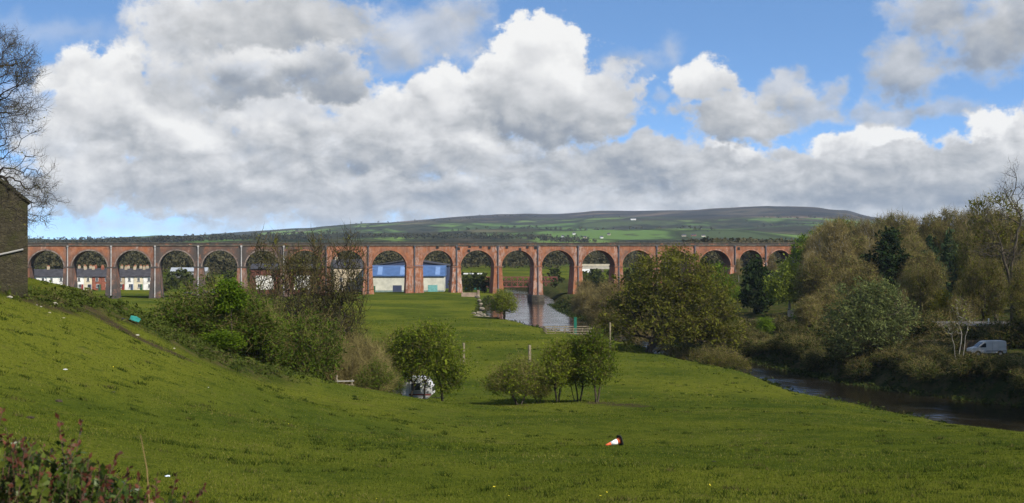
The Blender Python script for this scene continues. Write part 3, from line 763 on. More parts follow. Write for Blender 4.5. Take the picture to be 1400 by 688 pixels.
def tree_meshes(seed, trunks, env, n, r_trunk, leaf=.3, per=14, spread=.5, wood=M_bark, leafm=M_haw, twigs=0, twig_len=1.0, twig_w=.02, r_tip=.012, up=.35, droop=None, strands=0,
                jag=.12, reach=.30, seg=1.0, lift=.15, long=1.5, thick=.0, twigm=None, gaps=.16, lobes=True):
    r = np.random.default_rng(seed)
    more = []
    for e in env:
        for _ in range(3):
            d = r.normal(size=3); d /= np.linalg.norm(d); d[2] = d[2] * .8 + .1; k = r.uniform(.22, .40)
            if e[2] + d[2] * e[5] > .3: more.append((e[0] + d[0] * e[3], e[1] + d[1] * e[4], e[2] + d[2] * e[5] * .92, e[3] * k, e[4] * k, e[5] * k))
    if lobes: env = list(env) + more
    A, PA = skeleton(r, trunks, env, n, jag, reach, seg, lift)
    N = len(A); cnt = np.zeros(N); kids = np.zeros(N, int)
    np.add.at(kids, PA[PA >= 0], 1)
    cnt[kids == 0] = 1
    for i in range(N - 1, -1, -1):
        if PA[i] >= 0: cnt[PA[i]] += cnt[i]
    R = np.maximum(r_tip, r_trunk * (cnt / max(cnt.max(), 1)) ** .52)
    tr_n = sum(len(p) for p in trunks)
    first = np.zeros(N, bool); first[:tr_n] = True
    big = (R > max(thick, r_tip * 1.6)) | first
    V1, Q1 = tubes(A, PA, R, big, 7); V2, Q2 = tubes(A, PA, R, ~big, 4 if twigs == 0 else 3)
    trunk = mesh_np('trunk', V1, [Q1], [wood], True)
    tips = np.nonzero((cnt <= 3) & ~first)[0]
    if gaps:
        q = A[tips]; s_ = max(.5, np.ptp(A[:, 2]) * .13)
        keep = (vnoise(q[:, 0] + q[:, 2] * .6, q[:, 1] + q[:, 2] * .8, s_, seed) + .25 * r.normal(size=len(tips))) > -gaps
        tips = tips[keep]
    vs, qs, ts, mi = [V2], [Q2], [], [np.zeros(len(Q2), np.int32)]; off = len(V2)
    if per:
        C = np.repeat(A[tips], per, 0) + r.normal(size=(len(tips) * per, 3)) * spread * np.array([1, 1, .75])
        if strands:
            C[:, 2] -= r.random(len(C)) ** .7 * strands
        lv, lq = leaf_quads(r, C, leaf, up, long, droop); vs.append(lv); qs.append(lq + off); off += len(lv); mi.append(np.ones(len(lq), np.int32))
    if twigs:
        tv, tq, tt = twig_quads(r, A, PA, tips, twigs, twig_len, twig_w); vs.append(tv); qs.append(tq + off); ts.append(tt + off); off += len(tv); tw_n = len(tq)
    if twigs: mi += [np.full(tw_n, 2, np.int32)] * 2
    crown = mesh_np('crown', np.concatenate(vs), [np.concatenate(qs)] + ts, [wood, leafm, twigm or (leafm if not per else M_twig)])
    crown.polygons.foreach_set('material_index', np.concatenate(mi))
    return trunk, crown

def make_tree(name, seed, **kw):
    root = bpy.data.objects.new(name, None); root.empty_display_size = .3; COL.objects.link(root)
    tr, cr = tree_meshes(seed, **kw)
    link(bpy.data.objects.new('trunk', tr), root); link(bpy.data.objects.new('crown', cr), root)
    return root

def line(p0, p1, n=5, wob=.1, r=np.random.default_rng(5)):
    p0, p1 = np.array(p0, float), np.array(p1, float); out = []
    for k in range(n + 1):
        f = k / n; out.append(tuple(p0 + (p1 - p0) * f + (r.normal(size=3) * wob * np.array([1, 1, .2]) if 0 < k < n else 0)))
    return out

def plant(root, u, Y, v_base=None, rz=0.0, scale=1.0, label=None, cat='tree', group=None, sink=.1):
    x = (u - 700) / F * Y
    z = gz(x, Y) - sink if v_base is None else CAMZ - (v_base - HOR) / F * Y
    root.location = (x, Y, z); root.rotation_euler = (0, 0, rz); root.scale = (scale,) * 3 if not hasattr(scale, '__len__') else scale
    return tag(root, label, cat, group)

def put(root, u, Y, rz=0.0, scale=1.0, label=None, group=None, sink=.1):
    x = (u - 700) / F * Y
    return copy_tree(root, (x, Y, gz(x, Y) - sink), rz, scale, label, group)

def hz(u, v, Y): return CAMZ - (v - HOR) / F * Y - gz((u - 700) / F * Y, Y)      # height above ground of what is seen at (u, v)

def fit(root_h, u, v_top, Y, lo=.4, hi=2.2):
    return max(lo, min(hi, hz(u, v_top, Y) / root_h))

# --- the big budding maple on the near bank
Hm = CAMZ - (334 - HOR) / F * 214 - gz((886 - 700) / F * 214, 214)
maple = make_tree('maple_tree', 11, trunks=[line((0, 0, 0), (1.0, .3, 3.4)), line((.2, .1, .3), (4.2, -.6, 5.2))],
    env=[(3.6, 0, Hm - 4.4, 5.8, 5.2, 4.4), (.0, 1, Hm - 7.4, 5.2, 5, 4.8), (8.0, 0, Hm - 7.8, 5.0, 4.6, 5.0), (-3.0, 0, Hm - 10.6, 4.4, 4, 3.4), (9.6, -1, Hm - 11.6, 4.4, 4, 3.2), (-4.2, -1, Hm - 12.0, 3.4, 3, 2.6), (11.0, -2, Hm - 13.0, 3.6, 3, 2.2), (2.6, -4, Hm - 12.0, 5, 2.4, 2.4), (4.0, -3.0, Hm - 9, 6.0, 3, 4.4), (6.0, -2.4, Hm - 12.2, 5.0, 3, 2.4)],
    gaps=.24, n=1200, r_trunk=.55, leaf=.24, per=34, spread=.55, wood=M_bark, leafm=M_maple, r_tip=.022, twigs=5200, twig_len=1.2, twig_w=.014, seg=1.3)
plant(maple, 886, 214, rz=0, label='big round olive budding tree leaning over the river in front of the viaduct')
# brown leafless trees beside it
bare_a = make_tree('bare_tree', 21, trunks=[line((0, 0, 0), (.4, .2, 4.0)), line((.8, .4, 0), (-1.2, 1, 4.5))],
    env=[(0, 0, 7.2, 3.6, 3.6, 4.4), (-2, 0, 5.2, 3, 3, 2.8), (2.4, 1, 5.6, 2.8, 2.8, 3.2)], n=480, r_trunk=.22, per=3, leaf=.17, spread=.3, wood=M_bark, leafm=M_twigo, r_tip=.02, twigs=7500, twig_len=1.5, twig_w=.018, lift=.05)
plant(bare_a, 838, 300, scale=(1.15, 1.15, 1.0), label='dark brown twiggy tree on the far bank left of the big round olive tree')
put(bare_a, 806, 345, 2.0, (.95, .95, .72), 'low brown thicket tree at the river bend right of the pier standing in water')
put(bare_a, 862, 262, 4.0, (.9, .9, .80), 'brown twiggy tree pressed against the left side of the big olive tree')
put(bare_a, 800, 405, 1.0, (.7, .7, .5), 'small brown tree on the green bank right of the river pier')
put(bare_a, 825, 330, 5.2, (.8, .8, .6), 'short brown bush tree between the bank thickets below the eighth arch')
# hawthorn in several builds
haw = [make_tree('hawthorn_tree', 31, trunks=[line((0, 0, 0), (.2, 0, 1.3), 4, .05), line((.25, .1, 0), (.7, .2, 1.4), 4, .05), line((-.25, 0, 0), (-.6, .1, 1.35), 4, .05)],
        env=[(0, 0, 3.4, 1.7, 1.7, 1.9), (-.9, 0, 2.4, 1.2, 1.2, 1.1), (1.0, .2, 2.6, 1.2, 1.2, 1.2), (.2, 0, 4.6, .9, .9, 1.2)], n=380, r_trunk=.13, leaf=.115, per=42, spread=.34, leafm=M_haw, wood=M_bark, r_tip=.012, twigs=1500, twig_len=.8, twig_w=.008),
       make_tree('hawthorn_tree', 32, trunks=[line((0, 0, 0), (-.5, 0, 1.0), 4, .05), line((.3, 0, 0), (.8, .2, .9), 4, .05)],
        env=[(0, 0, 2.3, 2.3, 2.0, 1.4), (-1.6, 0, 2.1, 1.4, 1.4, 1.0), (1.6, 0, 1.9, 1.3, 1.4, 1.1), (.4, 0, 3.4, 1.3, 1.3, 1.1)], n=420, r_trunk=.14, leaf=.11, per=34, spread=.36, leafm=M_haw, wood=M_bark, r_tip=.012, twigs=2600, twig_len=.95, twig_w=.008),
       make_tree('hawthorn_tree', 33, trunks=[line((0, 0, 0), (.1, 0, 1.9), 4, .06), line((1.6, .3, 0), (1.2, .2, 2.0), 4, .06), line((-1.2, .2, 0), (-.9, .1, 1.8), 4, .06)],
        env=[(.2, 0, 4.3, 2.9, 2.4, 2.6), (2.0, 0, 3.2, 1.7, 1.8, 2.2), (-1.8, 0, 3.3, 1.7, 1.8, 1.5), (1.0, 0, 5.4, 1.7, 1.7, 1.5), (2.1, .2, 1.9, 1.3, 1.4, 1.0), (-2.2, .6, 2.3, 1.1, 1.2, 1.0)], n=800, r_trunk=.17, leaf=.12, per=44, spread=.42, leafm=M_haw, wood=M_bark, r_tip=.014, twigs=1500, twig_len=.8, twig_w=.009)]
plant(haw[1], 708, 141, rz=.3, scale=1.08, label='widest and lowest hawthorn of the clump in the meadow, spreading at the left end', group='hawthorns standing together in the meadow')
plant(haw[0], 764, 142, rz=1.0, scale=(1.05, 1.05, 1.08), label='hawthorn with three bare stems second from the left of the meadow clump', group='hawthorns standing together in the meadow')
put(haw[0], 790, 143, 2.7, (.92, .92, 1.12), 'slender hawthorn squeezed between two others in the meadow clump', 'hawthorns standing together in the meadow')
put(haw[0], 815, 141.5, 4.1, (1.05, 1.05, 1.24), 'tallest hawthorn of the meadow clump, with pointed top and dark soil at its foot', 'hawthorns standing together in the meadow')
put(haw[1], 737, 141.5, 2.6, (.42, .42, .62), 'thin sapling beside the lowest hawthorn of the meadow clump', 'hawthorns standing together in the meadow')
plant(haw[2], 580, 141, rz=0, scale=(1.13, 1.05, 1.12), label='broad green hawthorn on bare stems screening the white caravan')
put(haw[1], 513, 125, .8, (.62, .6, .74), 'small dark green bush left of the caravan')
pond = put(haw[0], 689, 300, 1.9, (1.65, 1.5, 1.12), 'lone round green tree at the water edge near the rocks')
def releaf(root, mat):
    for ch in root.children:
        if ch.name.startswith('crown'): ch.data = ch.data.copy(); ch.data.materials[1] = mat
# --- the hedge along the foot of the left slope
hedge = make_tree('hedge_bush', 41, trunks=[line((0, 0, 0), (.2, 0, 1.6), 4, .1), line((1.2, .3, 0), (1.6, .2, 1.5), 4, .1), line((-1.3, .2, 0), (-1.6, .1, 1.4), 4, .1)],
        env=[(0, 0, 3.0, 2.6, 2.2, 2.4), (2.0, 0, 2.4, 1.9, 2, 1.9), (-2.1, 0, 2.2, 1.8, 2, 1.7), (.5, -1.2, 1.4, 2.8, 1.4, 1.2)], n=640, r_trunk=.13, leaf=.115, per=36, spread=.44, leafm=M_haw, wood=M_barkd, r_tip=.014, twigs=2400, twig_len=1.1, twig_w=.009)
brush = make_tree('olive_bush', 42, trunks=[line((0, 0, 0), (.2, 0, 1.4), 4, .1), line((.9, .3, 0), (1.3, .2, 1.7), 4, .1), line((-.9, .2, 0), (-1.2, .1, 1.5), 4, .1)],
        env=[(0, 0, 3.0, 2.4, 2.2, 2.2), (1.7, 0, 2.6, 1.8, 2, 2), (-1.6, 0, 2.2, 1.7, 2, 1.8)], n=420, r_trunk=.12, leaf=.115, per=26, spread=.45, leafm=M_maple, wood=M_barkd, r_tip=.014, twigs=2600, twig_len=1.1, twig_w=.010)
tan = make_tree('bare_bush', 43, trunks=[line((0, 0, 0), (.2, 0, .9), 4, .1), line((.6, .3, 0), (.9, .2, 1.0), 4, .1), line((-.6, .2, 0), (-.9, .1, .9), 4, .1)],
        env=[(0, 0, 2.3, 2.1, 2.0, 1.9), (1.4, 0, 1.8, 1.4, 1.6, 1.5), (-1.3, 0, 1.6, 1.4, 1.6, 1.4)], n=420, r_trunk=.10, leaf=.1, per=0, leafm=M_twigt, wood=M_bark, r_tip=.014, twigs=9000, twig_len=.9, twig_w=.011)
fresh = make_tree('leafy_bush', 44, trunks=[line((0, 0, 0), (.1, 0, 1.0), 4, .08), line((.6, .2, 0), (.8, .2, 1.1), 4, .08)],
        env=[(0, 0, 2.2, 1.7, 1.6, 1.7), (1.1, 0, 1.6, 1.2, 1.2, 1.1), (-1.0, 0, 1.5, 1.2, 1.2, 1.1)], n=320, r_trunk=.1, leaf=.14, per=30, spread=.34, leafm=M_fresh, wood=M_bark, r_tip=.012)
sap = make_tree('sapling_tree', 45, trunks=[line((0, 0, 0), (.1, 0, 3.6), 6, .05)], env=[(0, 0, 5.0, .95, .9, .95), (-.5, 0, 4.1, .7, .7, .6), (.6, 0, 4.4, .7, .7, .7)], n=200, r_trunk=.05, leaf=.13, per=32, spread=.22, leafm=M_fresh, wood=M_bark, r_tip=.010)
plant(hedge, 285, 116, rz=.4, scale=(1.25, 1.2, 1.08), label='tall dark olive hedge bush at the left end of the thicket below the slope')
put(hedge, 338, 119, 2.2, (1.15, 1.15, 1.15), 'dark hedge bush behind the slope crest right of the bright leafy bush')
put(hedge, 427, 123, 4.4, (1.05, 1.0, 1.18), 'dense deep green hedge bush beside the tan bare bush')
put(hedge, 380, 124, 1.1, (1.0, 1.0, 1.0), 'green hedge bush below the tallest leafless trees on the left')
plant(brush, 258, 126, rz=1.2, scale=(.85, .85, 1.0), label='yellowish olive bush at the outer left edge of the thicket')
put(brush, 355, 132, 2.9, (1.1, 1.1, 1.2), 'olive budding bush between the leafless trees of the thicket')
put(brush, 405, 136, 4.6, (1.1, 1.1, 1.15), 'olive twiggy bush under the middle leafless tree')
put(brush, 470, 140, .2, (1.0, 1.0, 1.25), 'olive bush behind the tan bare bush')
put(brush, 535, 152, .8, (.95, .95, 1.25), 'thin olive young tree behind the caravan hawthorn')
plant(tan, 488, 130, rz=.5, scale=(1.1, 1.0, 1.22), label='tan leafless rounded bush between the deep green bush and the hawthorn')
put(hedge, 536, 149, 1.3, (.8, .8, 1.05), 'green hedge bush filling the gap between the tan bush and the caravan hawthorn')
releaf(put(hedge, 520, 137, 3.3, (.6, .6, .66), 'deep green low bush just left of the caravan'), M_hawd)
put(tan, 455, 132, 2.4, (.9, .9, 1.1), 'tan bare bush behind the deep green hedge bush')
plant(sap, 314, 114.5, rz=.6, scale=1.0, label='vivid yellow green leafy bush in front of the dark hedge')
plant(fresh, 305, 110.5, rz=2.6, scale=(.85, .7, .42), label='low vivid green bush at the foot of the dark hedge on the slope crest')
put(fresh, 492, 150, 4.6, (.9, .9, 1.3), 'vivid green bush behind the tan bare bush near the shed')
put(fresh, 243, 122, 1.6, (.7, .7, .62), 'low yellow green bush at the left tip of the thicket')
tall = [make_tree('bare_tree', 51, trunks=[line((0, 0, 0), (-.3, 0, 4.0), 5, .12), line((.3, .2, 0), (1.2, .3, 4.2), 5, .12)],
        env=[(-1.0, 0, 8.2, 1.7, 1.7, 3.2), (1.8, 0, 7.6, 1.6, 1.6, 3.0), (.2, 0, 5.2, 2.6, 2.2, 2.0), (-2.2, 0, 5.8, 1.3, 1.3, 1.8)], n=520, r_trunk=.14, per=2, leaf=.13, spread=.25, wood=M_barkd, leafm=M_twigo, r_tip=.030, twigs=1900, twig_len=1.0, twig_w=.024, lift=.0, reach=.22, thick=.045, twigm=M_twigd),
        make_tree('bare_tree', 52, trunks=[line((0, 0, 0), (.5, 0, 3.6), 5, .12), line((-.3, .2, 0), (-1.5, .3, 3.4), 5, .12)],
        env=[(1.5, 0, 8.0, 1.9, 1.8, 3.2), (-1.2, 0, 6.6, 1.5, 1.6, 2.8), (.3, 0, 5.0, 2.4, 2.2, 2.2)], n=520, r_trunk=.14, per=2, leaf=.13, spread=.25, wood=M_barkd, leafm=M_twigo, r_tip=.030, twigs=1900, twig_len=1.0, twig_w=.024, lift=.0, reach=.22, thick=.045, twigm=M_twigd)]
s_ = fit(10.9, 380, 327, 134); plant(tall[0], 380, 134, rz=.0, scale=(1.0, 1.0, s_), label='leftmost tall leafless tree rising from the thicket above the viaduct top')
s_ = fit(10.7, 462, 326, 138); plant(tall[1], 455, 138, rz=.3, scale=(1.0, 1.0, s_), label='rightmost tall leafless tree rising from the thicket above the viaduct top')
put(tall[0], 418, 142, 2.5, (1.15, 1.15, fit(10.9, 415, 328, 142)), 'middle leafless tree of the tall three in the thicket')
put(tall[1], 345, 138, 2.0, (.8, .8, .85), 'shorter leafless tree left of the tall three in the thicket')
put(tall[0], 478, 146, 4.0, (.8, .8, .78), 'short leafless tree at the right end of the thicket')
for o in [o for o in COL.objects if o.parent is None and o.get('label', '').startswith(('dense deep green hedge', 'dark hedge bush', 'tall dark olive hedge', 'small dark green bush'))]: releaf(o, M_hawd)
# --- the far bank and the wooded rise on the right
up_ = make_tree('bare_tree', 61, trunks=[line((0, 0, 0), (.2, 0, 7.0), 7, .12)], env=[(0, 0, 11.5, 3.2, 3.2, 5.5), (-1.5, 0, 8.0, 3.0, 3, 3.4), (1.8, 0, 8.6, 2.8, 3, 4.0), (0, 0, 15.2, 1.8, 1.8, 2.6)],
        n=620, r_trunk=.26, per=2, leaf=.2, spread=.4, wood=M_barkp, leafm=M_twig, r_tip=.034, twigs=6000, twig_len=1.7, twig_w=.028, lift=-.1, reach=.2)
rnd = make_tree('wood_tree', 62, trunks=[line((0, 0, 0), (.2, 0, 4.5), 5, .15), line((.4, .3, 0), (1.4, .2, 4.0), 5, .15)], env=[(0, 0, 8.2, 4.2, 4.2, 4.4), (2.8, 0, 7.0, 3.4, 3.4, 3.4), (-2.8, 0, 6.4, 3.2, 3.4, 3.2), (.4, 0, 11.0, 2.6, 2.6, 2.0)],
        n=820, r_trunk=.3, per=13, leaf=.22, spread=.55, wood=M_bark, leafm=M_twigo, r_tip=.034, twigs=6500, twig_len=1.5, twig_w=.028)
lush = make_tree('leafy_tree', 63, trunks=[line((0, 0, 0), (.2, 0, 3.2), 5, .15)], env=[(0, 0, 6.4, 3.6, 3.6, 3.6), (2.2, 0, 5.4, 2.6, 2.8, 2.6), (-2.2, 0, 5.0, 2.6, 2.8, 2.6), (.4, 0, 8.6, 2.2, 2.2, 2.2)],
        n=560, r_trunk=.26, per=20, leaf=.30, spread=.5, wood=M_bark, leafm=M_fresh, r_tip=.02)
def cone_env(H, R, n=7, z0=.12):
    out = []
    for k in range(n):
        f = k / (n - 1); z = H * (z0 + (1 - z0) * f); rr = R * (1 - f * .93)
        out.append((0, 0, z, rr, rr, H / n * .62))
    return out
spruce = make_tree('spruce_tree', 64, lobes=False, gaps=0, trunks=[line((0, 0, 0), (0, 0, 13.2), 12, .03)], env=cone_env(14, 4.3), n=760, r_trunk=.22, per=16, leaf=.32, spread=.32, wood=M_barkd, leafm=M_blue, r_tip=.02, lift=-.12, reach=.0, droop=.4, long=1.9)
pine = make_tree('pine_tree', 65, trunks=[line((0, 0, 0), (.3, 0, 10.0), 8, .12)], env=[(0, 0, 10.4, 3.0, 3, 2.4), (-1.8, 0, 8.0, 3.6, 3.4, 2.0), (2.0, 0, 7.4, 3.6, 3.4, 2.2), (0, 0, 12.4, 1.8, 1.8, 1.5), (0, 0, 5.0, 4.2, 4, 2.6), (-2, 0, 2.8, 3.2, 3, 2.2)],
        n=640, r_trunk=.3, per=17, leaf=.36, spread=.42, wood=M_barkd, leafm=M_ever, r_tip=.03, lift=-.05, reach=.1, long=1.8)
cyp = make_tree('evergreen_tree', 66, trunks=[line((0, 0, 0), (0, 0, 7), 7, .05)], env=[(0, 0, 4.2, 3.4, 3.2, 4.0), (-.8, 0, 7.4, 2.4, 2.4, 2.6), (1.2, 0, 6.4, 2.4, 2.4, 2.6), (0, 0, 9.2, 1.5, 1.5, 1.8)], n=560, r_trunk=.3, per=20, leaf=.36, spread=.4, wood=M_barkd, leafm=M_ever, r_tip=.03, droop=.35, long=1.7)
birch = make_tree('birch_tree', 67, trunks=[line((0, 0, 0), (.5, 0, 8.6), 9, .08)], env=[(.3, 0, 10.0, 2.6, 2.6, 3.2), (-1.4, 0, 8.2, 2.2, 2.4, 2.6), (2.0, 0, 8.0, 2.2, 2.4, 2.8), (.4, 0, 13.0, 1.3, 1.3, 1.8)],
        n=420, r_trunk=.22, gaps=0, per=44, leaf=.22, spread=.32, strands=3.6, wood=M_barkp, leafm=M_birch, r_tip=.016, droop=.35, long=1.6, reach=.2)
willow = make_tree('willow_tree', 68, trunks=[line((0, 0, 0), (.6, 0, 2.6), 4, .15), line((-.5, .2, 0), (-1.8, 0, 2.4), 4, .15), line((.8, 0, 0), (2.6, .3, 2.6), 4, .15)],
        env=[(0, 0, 8.4, 3.8, 3.4, 3.2), (-3.0, 0, 5.6, 3.2, 3.2, 3.4), (3.2, 0, 6.0, 3.2, 3.2, 3.2), (0, -2, 4.6, 4.4, 2.4, 3.0), (-3.6, -1, 2.8, 2.6, 2.2, 2.0)], n=800, r_trunk=.3, per=32, leaf=.17, spread=.48, wood=M_bark, leafm=M_grey, r_tip=.018, long=1.9)
yel = make_tree('budding_tree', 69, trunks=[line((0, 0, 0), (.3, 0, 6.0), 6, .12)], env=[(0, 0, 15.2, 5.2, 5, 4.6), (-3.4, 0, 11.4, 4.6, 4.6, 4.6), (3.4, 0, 11.4, 4.6, 4.6, 4.6), (0, 0, 7.4, 5.6, 5, 3.4)], n=900, r_trunk=.42, per=19, leaf=.27, spread=.55, wood=M_bark, leafm=M_maple, r_tip=.026, twigs=9000, twig_len=1.5, twig_w=.018)
under = make_tree('bank_bush', 70, trunks=[line((0, 0, 0), (.1, 0, .6), 3, .05), line((.7, .2, 0), (1.0, .2, .6), 3, .05), line((-.7, .2, 0), (-1.0, .2, .5), 3, .05)],
        env=[(0, 0, 1.2, 1.9, 1.7, 1.2), (1.5, 0, .9, 1.3, 1.4, .9), (-1.5, 0, .8, 1.3, 1.4, .8)], n=300, r_trunk=.06, per=28, leaf=.13, spread=.32, wood=M_barkd, leafm=M_ivy, r_tip=.012, twigs=1400, twig_len=.9, twig_w=.010)

s_ = fit(17.0, 1140, 303, 300); plant(up_, 1140, 300, scale=(s_ * .95, s_ * .95, s_), label='tall leafless tree with a pale stem right of the weeping birch')
s_ = fit(15.0, 1078, 340, 305); plant(birch, 1078, 305, scale=(s_ * 1.3, s_ * 1.3, s_), label='weeping light green birch with a white stem by the sunlit garden wall')
s_ = fit(10.6, 1040, 354, 318); plant(cyp, 1036, 318, rz=.5, scale=(s_ * .95, s_ * .95, s_), label='dark evergreen standing left of the weeping birch')
s_ = fit(10.5, 985, 362, 330); plant(lush, 982, 330, scale=(s_ * .85, s_ * .85, s_), label='bright green leafy tree directly right of the big olive tree')
s_ = fit(13.5, 1216, 312, 292); plant(pine, 1216, 292, scale=(s_ * .92, s_ * .92, s_), label='broad dark pine rising above the willow on the right bank')
s_ = fit(14.4, 1272, 313, 285); plant(spruce, 1272, 285, scale=(s_ * .9, s_ * .9, s_), label='blue green spruce, shorter of the pair right of the dark pine')
s_ = fit(14.4, 1298, 304, 290); put(spruce, 1299, 290, 1.0, (s_ * .85, s_ * .85, s_), 'blue green spruce, taller of the pair right of the dark pine')
s_ = fit(11.8, 1195, 374, 198); plant(willow, 1192, 198, scale=(s_ * 1.0, s_, s_), label='large grey green willow leaning over the dark water')
s_ = fit(19.8, 1362, 262, 238); plant(yel, 1362, 238, scale=(s_ * .8, s_ * .8, s_), label='huge yellowish budding tree behind the van at the right edge')
s_ = fit(19.8, 1300, 352, 236); put(yel, 1262, 240, 2.0, (s_ * .75, s_ * .75, s_ * .9), 'olive budding tree between the willow and the parked van')
s_ = fit(19.8, 1420, 310, 250); put(yel, 1430, 250, 3.0, (s_ * .8, s_ * .8, s_), 'olive tree cut by the right frame edge behind the dead tree')
s_ = fit(10.5, 1290, 398, 226); gold = put(lush, 1290, 226, .4, (s_ * .8, s_ * .8, s_), 'golden yellow shrub tree above the shed roof')
for ch in gold.children:
    if ch.name.startswith('crown'):
        ch.data = ch.data.copy(); ch.data.materials[1] = M_yel
dead = make_tree('dead_tree', 72, trunks=[line((0, 0, 0), (-.1, 0, 17.5), 11, .06), line((0, 0, 8), (-1.9, 0, 15.2), 6, .08), line((0, 0, 11), (1.3, 0, 17.6), 6, .08)],
        env=[(0, 0, 21, 1.5, 1.5, 4.2), (-2.4, 0, 17.5, 1.8, 1.5, 2.8), (1.7, 0, 18.8, 1.4, 1.5, 3.2), (-1.5, 0, 13, 3.4, 2, 1.6), (1.6, 0, 12, 2.6, 2, 1.8)], n=260, r_trunk=.25, per=0, leafm=M_bark, wood=M_bark, r_tip=.022, twigs=1100, twig_len=1.1, twig_w=.016, jag=.15, thick=.05)
plant(dead, 1383, 204, scale=fit(25.0, 1385, 220, 204), label='tall gnarled leafless tree overtopping the yellowish tree at the right edge')
thin = make_tree('bare_tree', 73, trunks=[line((0, 0, 0), (.3, 0, 6.4), 6, .08), line((.5, .2, 0), (1.6, .2, 5.6), 6, .08), line((-.3, .1, 0), (-1.3, 0, 4.2), 6, .08)], env=[(.2, 0, 7.6, 1.3, 1.2, 2.0), (1.6, 0, 6.4, 1.0, 1, 1.6), (-1.4, 0, 5.0, 1.2, 1, 1.2)], n=220, r_trunk=.09, per=2, leaf=.16, spread=.3, wood=M_barkp, leafm=M_birch, r_tip=.016, twigs=900, twig_len=1.0, twig_w=.012)
plant(thin, 1312, 186, rz=.4, scale=fit(9.4, 1312, 402, 186), label='thin pale leafless tree at the river bank left of the van')
s_ = fit(17.0, 1245, 395, 205); put(up_, 1232, 206, 2.2, (s_ * .5, s_ * .5, s_), 'slim pale stemmed tree inside the willow foliage')
for u, v, Y, lb in [(1455, 300, 186, 'tall budding tree added at the water side beyond the right edge to shade the van'), (1500, 290, 196, 'unseen budding tree farther right on the bank, added to shade the van'), (1475, 330, 172, 'unseen budding tree nearest on the right-hand bank, added for its shade'), (1408, 352, 198, 'olive tree close behind the parked van at the right edge'), (1545, 320, 152, 'unseen budding tree on the near end of the right-hand bank, added to shade the slope'), (1600, 310, 160, 'unseen budding tree set back from the near end of the bank, added to shade the slope'), (1640, 330, 142, 'outermost unseen budding tree of the right-hand bank, added to shade the slope')]:  # all but the one behind the van stand unseen, added to shade the bank
    s_ = fit(19.8, u, v, Y); put(yel, u, Y, v * .1, (s_ * .75, s_ * .75, s_), lb)
for u, v, Y, lb in [(1332, 330, 250, 'budding yellowish tree above the shed, left of the dead tree'), (1322, 380, 230, 'lower budding tree directly behind the timber shed'), (1345, 350, 222, 'budding tree between the shed and the huge yellowish tree'), (1250, 362, 252, 'olive budding tree right of the willow, below the pine')]:
    s_ = fit(19.8, u, v, Y); put(yel, u, Y, u * .1, (s_ * .8, s_ * .8, s_), lb)
for u, v, Y, sx, lb in [(1118, 352, 285, .8, 'brown leafless tree just right of the weeping birch'), (1132, 392, 255, 1.0, 'short brown leafless tree on the bank left of the willow'), (1162, 372, 268, .9, 'brown leafless tree behind the left shoulder of the willow'), (1105, 405, 250, 1.0, 'low brown tree in front of the garden wall')]:
    s_ = fit(12.9, u, v, Y); put(rnd, u, Y, u * .3, (s_ * sx, s_ * sx, s_), lb)
# the wood on the rise
r_ = np.random.default_rng(99)
ridge_lab = 'brown leafless tree of the wood along the rise behind the evergreens'
k = 0
for u, v, Y in [(1112, 322, 350), (1133, 306, 358), (1158, 300, 352), (1182, 300, 345), (1205, 296, 362), (1228, 292, 350), (1250, 297, 365), (1275, 294, 352), (1300, 286, 358), (1322, 288, 345), (1340, 292, 335),
                (1170, 322, 325), (1190, 330, 318), (1250, 322, 318), (1325, 318, 305), (1105, 345, 335), (1240, 340, 300), (1262, 345, 280), (1335, 335, 285), (1160, 350, 290), (1180, 362, 262), (1405, 300, 320), (1430, 292, 330), (1375, 288, 330)]:
    src, h0 = (rnd, 12.9) if k % 3 else (up_, 17.0)
    s_ = fit(h0, u, v, Y)
    f_ = .9 if src is rnd else .85
    if k == 1: plant(rnd, u, Y, rz=1.0, scale=(s_ * f_, s_ * f_, s_), label=ridge_lab, group='trees of the wood on the right-hand rise')
    else: put(src, u, Y, r_.random() * 6, (s_ * f_, s_ * f_, s_), ridge_lab, 'trees of the wood on the right-hand rise')
    k += 1
for u, v, Y, lb in [(1098, 322, 400, 'bright green tree above the right end of the viaduct, nearest the bridge'), (1122, 312, 375, 'bright green tree on the rise, second from the viaduct end'), (1150, 302, 365, 'bright green tree highest on the rise beside the brown wood'),
                (1008, 392, 345, 'small bright green garden tree left of the dark evergreen')]:
    s_ = fit(10.5, u, v, Y); put(lush, u, Y, r_.random() * 6, (s_ * .85, s_ * .85, s_), lb)
# brown trees hiding the viaduct's last piers
for u, v, Y, sx, lb in [(955, 385, 400, .8, 'brown tree behind the bright green tree, in front of the viaduct'), (1010, 368, 430, .7, 'brown leafless tree in front of the last viaduct piers'), (1055, 356, 420, .8, 'brown leafless tree where the viaduct meets the rise'), (925, 372, 400, .8, 'brown leafless tree just behind the big olive tree')]:
    s_ = fit(17.0, u, v, Y); put(up_, u, Y, r_.random() * 6, (s_ * sx, s_ * sx, s_), lb)
s_ = fit(12.9, 1095, 350, 400); put(rnd, 1092, 400, 1.0, (s_, s_, s_), 'olive tree covering the end of the viaduct')
